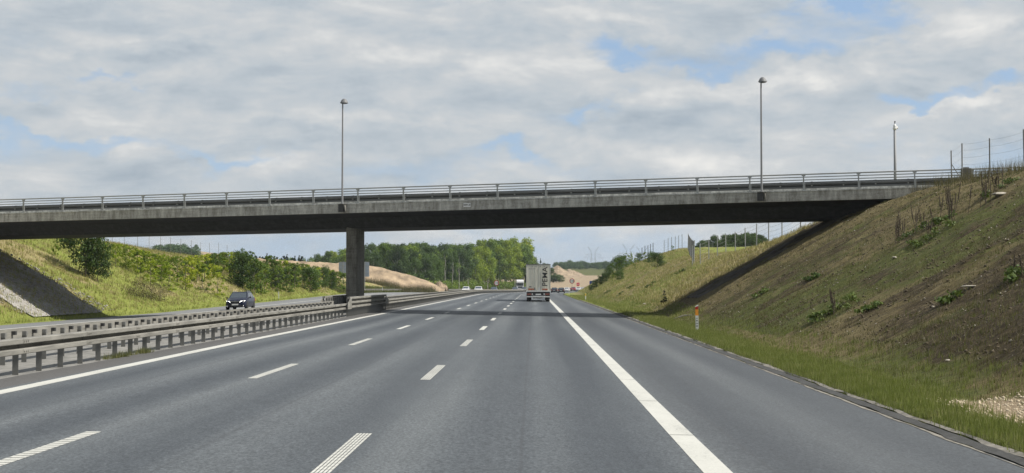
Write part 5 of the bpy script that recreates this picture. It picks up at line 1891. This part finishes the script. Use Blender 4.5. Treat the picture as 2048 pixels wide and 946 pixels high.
# --- pylons far away
def pylon(px, Y_, base_y, top_y, arms, label):
    x_ = ray(px, Y_)
    z0 = float(H(x_, Y_))
    root = empty('power_pylon', (x_, Y_, z0), R(12), label, 'pylon')
    top = EYE + (567 - top_y) * Y_ / F - z0
    th = 0.11
    b = top * 0.52
    mb = MB()
    for s in (-1, 1):
        for q in (-1, 1):
            mb.tube((s * 3.4, q * 2.5, 0), (s * 1.8, q * 1.0, b), th, th, 4)
            mb.tube((s * 1.8, q * 1.0, b), (s * 1.5, q * 0.6, b + (top - b) * 0.42), th * .8, th * .8, 4)
            prev = None
        for k in range(7):
            za, zb_ = b * k / 7, b * (k + 1) / 7
            wa, wb_ = 3.4 - 1.6 * k / 7, 3.4 - 1.6 * (k + 1) / 7
            mb.tube((s * wa, 0, za), (-s * wb_, 0, zb_), th * .5, th * .5, 3)
    mb.build('tower', M['mast_grey'], root)
    mb = MB()
    for s in (-1, 1):
        mb.tube((s * 1.5, 0, b + (top - b) * 0.40), (s * 5.2, 0, top), th, th * 0.6, 4)
        mb.tube((s * 0.4, 0, b + (top - b) * 0.45), (s * 5.2, 0, top), th * .7, th * 0.5, 4)
        for t_ in (0.25, 0.5, 0.75):
            a = Vector((s * 1.5, 0, b + (top - b) * 0.40)).lerp(Vector((s * 5.2, 0, top)), t_)
            c = Vector((s * 0.4, 0, b + (top - b) * 0.45)).lerp(Vector((s * 5.2, 0, top)), t_ + 0.12)
            mb.tube(a, c, th * .5, th * .5, 3)
    mb.build('horn', M['mast_grey'], root)
    for zz, w_ in ((b, 9.0), (b + (top - b) * 0.28, 7.0)) if arms == 2 else ((b + (top - b) * 0.2, 8.0),):
        mb = MB()
        mb.tube((-w_, 0, zz), (w_, 0, zz), th * .8, n=4)
        for s in (-1, 1):
            mb.tube((s * w_, 0, zz), (s * 1.5, 0, zz + 1.8), th * .6, n=3)
            mb.tube((s * w_ * .6, 0, zz), (s * w_ * .6, 0, zz - 2.2), th * .5, n=3)
            mb.tube((s * w_ * .95, 0, zz), (s * w_ * .95, 0, zz - 2.2), th * .5, n=3)
        mb.build('crossarm', M['mast_grey'], root)


pylon(1186.5, 1300, 527, 493, 2, 'leftmost of the three faint pylons, standing over the far wood')
pylon(1257, 1150, 530, 487.5, 1, 'middle pylon with two horns, right of the far wood')
pylon(1284, 1250, 530, 493, 2, 'rightmost faint pylon, just above the bushes of the right bank')


# ------------------------------------------------------------------ ground cover
def tufts(name, pts, mat_, h, blades, spread, seed, label, cat, w=0.012, lean=0.45):
    """pts (n,3): each a tuft of narrow blades"""
    g = np.random.default_rng(seed)
    pts = np.repeat(np.asarray(pts, float), blades, 0)
    n = len(pts)
    pts = pts + np.stack([g.normal(size=n) * spread, g.normal(size=n) * spread, np.zeros(n)], 1)
    a = g.random(n) * 2 * math.pi
    hh = h * (0.45 + 0.8 * g.random(n))
    ln = lean * g.random(n) * hh
    dx, dy = np.cos(a), np.sin(a)
    b0 = g.random(n) * math.pi
    wx, wy = np.cos(b0) * w, np.sin(b0) * w
    v0 = pts + np.stack([-wx, -wy, np.full(n, -0.03)], 1)
    v1 = pts + np.stack([wx, wy, np.full(n, -0.03)], 1)
    v2 = pts + np.stack([dx * ln, dy * ln, hh], 1)
    V = np.stack([v0, v1, v2], 1).reshape(-1, 3)
    Fa = np.arange(3 * n).reshape(n, 3)
    tag(link(name, np_mesh(name, V, Fa, mat_)), label, cat, kind='stuff')


def scatter(n, u0, u1, y0, y1, seed, dens=None, power=1.0):
    g = np.random.default_rng(seed)
    y = y0 + (y1 - y0) * g.random(n) ** power
    u_ = u0 + (u1 - u0) * g.random(n)
    X_ = u_ + curve(y)
    if dens is not None:
        k = g.random(n) < dens(u_, y)
        X_, y, u_ = X_[k], y[k], u_[k]
    return np.stack([X_, y, H(X_, y)], 1)


notsand = lambda u_, y: 1 - np.exp(-(((u_ - 7.25) / 0.85) ** 4) - ((y - 21.5) / 2.7) ** 4) * 0.97
tufts('verge_grass', scatter(15000, 5.5, 8.6, 12, 75, 1, lambda u_, y: notsand(u_, y) * (1 - 0.75 * sstep(u_, 6.5, 7.6)), 1.5), M['verge_blades'], 0.12, 9, 0.05, 2, 'short green grass on the verge beside the hard shoulder', 'grass', 0.006)
tufts('verge_dry_grass', scatter(5500, 5.6, 9.5, 12, 80, 71, lambda u_, y: notsand(u_, y) * (0.12 + 0.5 * sstep(u_, 6.3, 7.4)), 1.5), M['grass_dry'], 0.08, 8, 0.06, 72, 'short dry olive grass at the foot of the near right bank', 'grass', 0.006, 0.9)
tufts('verge_grass', scatter(4500, 5.6, 9.0, 75, 230, 11, None, 1.3), M['verge_blades'], 0.16, 6, 0.10, 12, 'green grass on the far part of the right verge', 'grass', 0.015)
tufts('bank_grass', scatter(12000, 7.4, 23, 20, 80, 3, lambda u_, y: np.clip(0.42 + fbm(u_ * 0.3, y * 0.3, 3, 5) * 2.2, 0.04, 1), 1.2), M['grass_green'], 0.10, 6, 0.09, 4, 'patchy green grass on the near right bank', 'grass', 0.009)
tufts('dry_grass', scatter(19000, 8.5, 23, 20, 82, 5, lambda u_, y: np.clip(0.5 + fbm(u_ * 0.3, y * 0.5, 3, 51) * 2.2, 0.05, 1), 1.2), M['grass_dry'], 0.09, 6, 0.10, 6, 'dry straw-coloured grass on the near right bank', 'grass', 0.008, 0.9)
tufts('dry_grass', scatter(13000, 8.5, 22, 92, 300, 7, None, 1.4), M['grass_straw'], 0.2, 6, 0.15, 8, 'dry grass on the far right bank', 'grass', 0.02, 0.8)
tufts('bank_grass', scatter(3500, 8.5, 20, 95, 320, 9, None, 1.0), M['grass_lush'], 0.2, 6, 0.15, 10, 'green grass on the far right bank', 'grass', 0.02)
tufts('left_bank_grass', scatter(9000, -48, -30.2, 82, 260, 21, None, 1.1), M['grass_lush'], 0.28, 6, 0.15, 22, 'long green grass on the left bank', 'grass', 0.02)
tufts('left_dry_grass', scatter(14000, -50, -31.5, 82, 260, 23, None, 1.1), M['grass_straw'], 0.28, 6, 0.15, 24, 'pale dry grass on the left bank', 'grass', 0.02, 0.8)
tufts('crest_grass', np.concatenate([scatter(900, 20.5, 23.5, 50, 82, 31), scatter(500, -48, -40, 110, 220, 32)]), M['grass_dry'], 0.7, 5, 0.1, 33, 'long dry stalks along the crests of the banks', 'grass', 0.008, 0.5)
tufts('median_weeds', scatter(60, -10.15, -9.85, 33.5, 37.5, 41), M['grass_green'], 0.14, 12, 0.05, 42, 'small tuft of grass at the foot of the guardrail posts', 'weeds', 0.006)
tufts('far_verge_grass', scatter(5000, -33, -30.0, 230, 480, 43), M['grass_green'], 0.5, 5, 0.3, 44, 'green grass on the far left verge', 'grass', 0.04)


tufts('ridge_weeds', WEED_PTS, M['leaf_brown'], 1.5, 6, 0.35, 78, 'brown dead weeds along the foot of the sandy ridge', 'weeds', 0.03, 0.5)


def clods(name, pts, smin, smax, mat_, seed, label, cat):
    g = np.random.default_rng(seed)
    base = np.array([(1, 0, 0), (-1, 0, 0), (0, 1, 0), (0, -1, 0), (0, 0, 0.7), (0, 0, -0.7)], float)
    tri = np.array([(0, 2, 4), (2, 1, 4), (1, 3, 4), (3, 0, 4), (2, 0, 5), (1, 2, 5), (3, 1, 5), (0, 3, 5)])
    n = len(pts)
    s = smin + (smax - smin) * g.random(n) ** 3
    j = 1 + 0.5 * (g.random((n, 6, 3)) - 0.5)
    a = g.random(n) * 6.28
    ca, sa = np.cos(a), np.sin(a)
    B = base[None] * j * s[:, None, None]
    Xr = B[:, :, 0] * ca[:, None] - B[:, :, 1] * sa[:, None]
    Yr = B[:, :, 0] * sa[:, None] + B[:, :, 1] * ca[:, None]
    V = np.stack([Xr, Yr, B[:, :, 2]], 2) + pts[:, None, :]
    Fa = (tri[None] + (np.arange(n) * 6)[:, None, None]).reshape(-1, 3)
    tag(link(name, np_mesh(name, V.reshape(-1, 3), Fa, mat_)), label, cat, kind='stuff')


M['clod'] = mat('soil_clods', (0.09, 0.07, 0.042), 0.95, 0, 0.4, 1.5)
M['pale_stone'] = mat('pale_stones', (0.36, 0.33, 0.27), 0.9, 0, 0.3, 2)
clods('soil_clods', scatter(26000, 8.6, 22, 22, 80, 51, lambda u_, y: np.clip(0.5 + fbm(u_ * 0.15, y * 0.7, 3, 31) * 2.5, 0.1, 1), 1.3), 0.015, 0.065, M['clod'], 52, 'dark clods of soil on the near right bank', 'soil')
clods('small_stones', scatter(2400, 8.4, 22, 22, 80, 53, None, 1.4), 0.010, 0.05, M['pale_stone'], 54, 'small pale stones scattered on the near right bank', 'stones')
clods('sand_lumps', scatter(900, 6.4, 8.1, 19.2, 24.0, 55), 0.01, 0.05, mat('sand_lump', (0.5, 0.42, 0.3), 0.95, 0, 0.3, 5), 56, 'lumps of pale sand on the verge', 'sand')
clods('paving_stones', np.concatenate([scatter(5000, -45, -31.5, 89, 108, 57)]) + np.array([0, 0, 0.1]), 0.03, 0.12, M['paving'], 58, 'loose grey stones on the slope under the bridge', 'stones')


def single_stone(px, py, s, label, fl=0.6, long=1.0, m='pale_stone'):
    x_, y_, z_ = hit(px, py)
    mb = MB()
    g = random.Random(px)
    rings = []
    for zz, rr in ((-0.5, 0.6), (-0.1, 1.0), (0.35, 0.85), (0.6, 0.35)):
        rings.append([(math.cos(k * 0.785) * rr * long * g.uniform(.8, 1.2) * s, math.sin(k * 0.785) * rr * g.uniform(.8, 1.2) * s, zz * fl * s) for k in range(8)])
    mb.loft(rings, True, True)
    o = mb.build('stone', M[m])
    o.location = (x_, y_, z_ + 0.02)
    tag(o, label, 'stone')


single_stone(1289, 608, 0.16, 'white stone lying in the grass beside the tiny fir')
single_stone(1786, 519, 0.10, 'white stone alone on the middle of the right bank')
single_stone(1941, 575, 0.14, 'long flat pale stone on the dark soil of the right bank', 0.3, 2.6)
single_stone(1997, 393, 0.22, 'large pale stone high on the right bank', 0.5, 1.4)
single_stone(1890, 722, 0.055, 'pale broken stone at the foot of the dark soil')
mb = MB()
a = Vector(hit(1347, 639)); b = Vector(hit(1383, 633))
mb.tube(a + Vector((0, 0, .05)), a.lerp(b, .6) + Vector((0, 0, .12)), 0.03, 0.045, 6); mb.tube(a.lerp(b, .6) + Vector((0, 0, .12)), b + Vector((0, 0, .06)), 0.045, 0.02, 6)
tag(mb.build('branch', M['pale_stone']), 'pale dead branch lying on the grass beside the orange marker post', 'branch')


# tall dead stalks and leafy weeds on the right bank
def stalk_plant(px, py, n, h, label, leafy=True, seed=1, dark=True, spread=0.35):
    x_, y_, z_ = hit(px, py)
    root = empty('weed_plant', (x_, y_, z_), 0, label, 'weed')
    g = random.Random(seed)
    mb = MB()
    for k in range(n):
        bx, by = g.uniform(-spread, spread), g.uniform(-spread, spread)
        bz = float(H(x_ + bx, y_ + by)) - z_
        hh = h * g.uniform(0.5, 1.1)
        lx, ly = g.uniform(-.12, .12) * hh, g.uniform(-.1, .1) * hh
        mb.tube((bx, by, bz - .05), (bx + lx, by + ly, bz + hh * 0.5), 0.012, 0.010, 5)
        # thick seed head
        mb.tube((bx + lx, by + ly, bz + hh * 0.5), (bx + lx * 1.6, by + ly * 1.6, bz + hh), 0.024 if dark else 0.012, 0.006, 6)
        for q in range(5):
            t_ = 0.3 + 0.6 * g.random()
            p0 = Vector((bx + lx * t_ * 1.5, by + ly * t_ * 1.5, bz + hh * t_))
            mb.tube(p0, p0 + Vector((g.uniform(-.1, .1), g.uniform(-.1, .1), g.uniform(.05, .14))), 0.010, 0.004, 4)
    mb.build('stalks', M['dead_stalk' if dark else 'dry_stalk'], root)
    if leafy:
        cs_ = []; rs_ = []
        for k in range(10):
            bx, by = g.uniform(-.6, .8), g.uniform(-.6, .6)
            cs_.append((bx, by, float(H(x_ + bx, y_ + by)) - z_ + 0.12)); rs_.append(g.uniform(.10, .24))
        V_, F_ = leaf_cloud(360, cs_, rs_, 0.09, seed, 0.5)
        link('leaves', np_mesh('leaves', V_, F_, M['weed']), root)


stalk_plant(1822, 470, 11, 1.15, 'clump of dark dead stalks over green leaves, middle of the right bank', True, 3, True, 0.6)
stalk_plant(1795, 478, 5, 0.9, 'shorter dark stalks left of the big leafy clump', False, 4, True, 0.10)
stalk_plant(1855, 478, 3, 0.7, 'bright leafy weeds right of the big clump of stalks', True, 5, True, 0.06)
stalk_plant(1888, 440, 8, 1.45, 'tall dark dead stalks near the end of the bridge railing', True, 6, True, 0.45)
stalk_plant(1910, 436, 6, 1.4, 'tall dark dead stalks right beside those at the railing end', False, 7)
stalk_plant(1966, 413, 4, 0.9, 'pair of dark dead stalks high on the right bank', False, 8, True, 0.2)
stalk_plant(1983, 385, 10, 1.0, 'dark dead stalks in front of the fence on the crest', True, 9)
stalk_plant(1664, 628, 5, 1.0, 'single dark dead stalk with pale leaves low on the right bank', True, 10, True, 0.12)
stalk_plant(2030, 335, 14, 1.0, 'pale dry stalks on the crest at the right edge', False, 12, False, 0.8)
stalk_plant(1975, 350, 8, 0.9, 'pale dry stalks on the crest below the second fence span', False, 13, False, 0.8)
stalk_plant(2044, 545, 5, 0.5, 'dark leafy weed at the right edge of the bank', True, 14, True)
for k, (px, py, sc_) in enumerate(((1620, 560, 1), (1520, 590, 1), (1240, 590, 1), (1300, 570, 1), (1262, 575, 1), (1360, 545, 1), (1740, 620, 1), (1900, 600, 1), (1640, 640, 1), (1215, 585, 1))):
    x_, y_, z_ = hit(px, py)
    g = random.Random(k)
    cs_ = [(g.uniform(-.32, .32) * sc_, g.uniform(-.32, .32), 0) for _q in range(7)]
    cs_ = [(a, b, float(H(x_ + a, y_ + b)) - z_ + 0.1) for a, b, c in cs_]
    V_, F_ = leaf_cloud(200, cs_, [0.17] * 7, 0.08 * (1 + y_ / 150), k + 60, 0.4)
    o = link('leafy_weed', np_mesh('leafy_weed', V_, F_, M['weed']), None, (x_, y_, z_))
    where = ['above the orange marker post', 'left above the orange marker post', 'beside the yellow-topped marker post', 'below the bushes of the far right bank', 'between bushes and verge on the far right bank',
             'below the mesh fence', 'in the middle of the near right bank', 'on the dark soil at right', 'right of the orange marker post', 'at the foot of the far right bank'][k]
    tag(o, 'low patch of broad-leaved weeds ' + where, 'weeds')

# ------------------------------------------------------------------ haze
HAZE = True
if HAZE:
    mb = MB(); mb.box((-2700, -80, -8), (2700, 6200, 60))
    hm = bpy.data.materials.new('haze'); hm.use_nodes = True
    t = NT(hm.node_tree)
    pv = t.add('ShaderNodeVolumePrincipled')
    pv.inputs['Color'].default_value = (0.80, 0.90, 1.0, 1)
    pv.inputs['Density'].default_value = 0.00012
    pv.inputs['Anisotropy'].default_value = 0.2
    o_ = t.add('ShaderNodeOutputMaterial'); t.l.new(pv.outputs[0], o_.inputs['Volume'])
    hb = mb.build('haze', hm)
    hb['kind'] = 'stuff'
SC.cycles.volume_bounces = 0
SC.cycles.max_bounces = 6
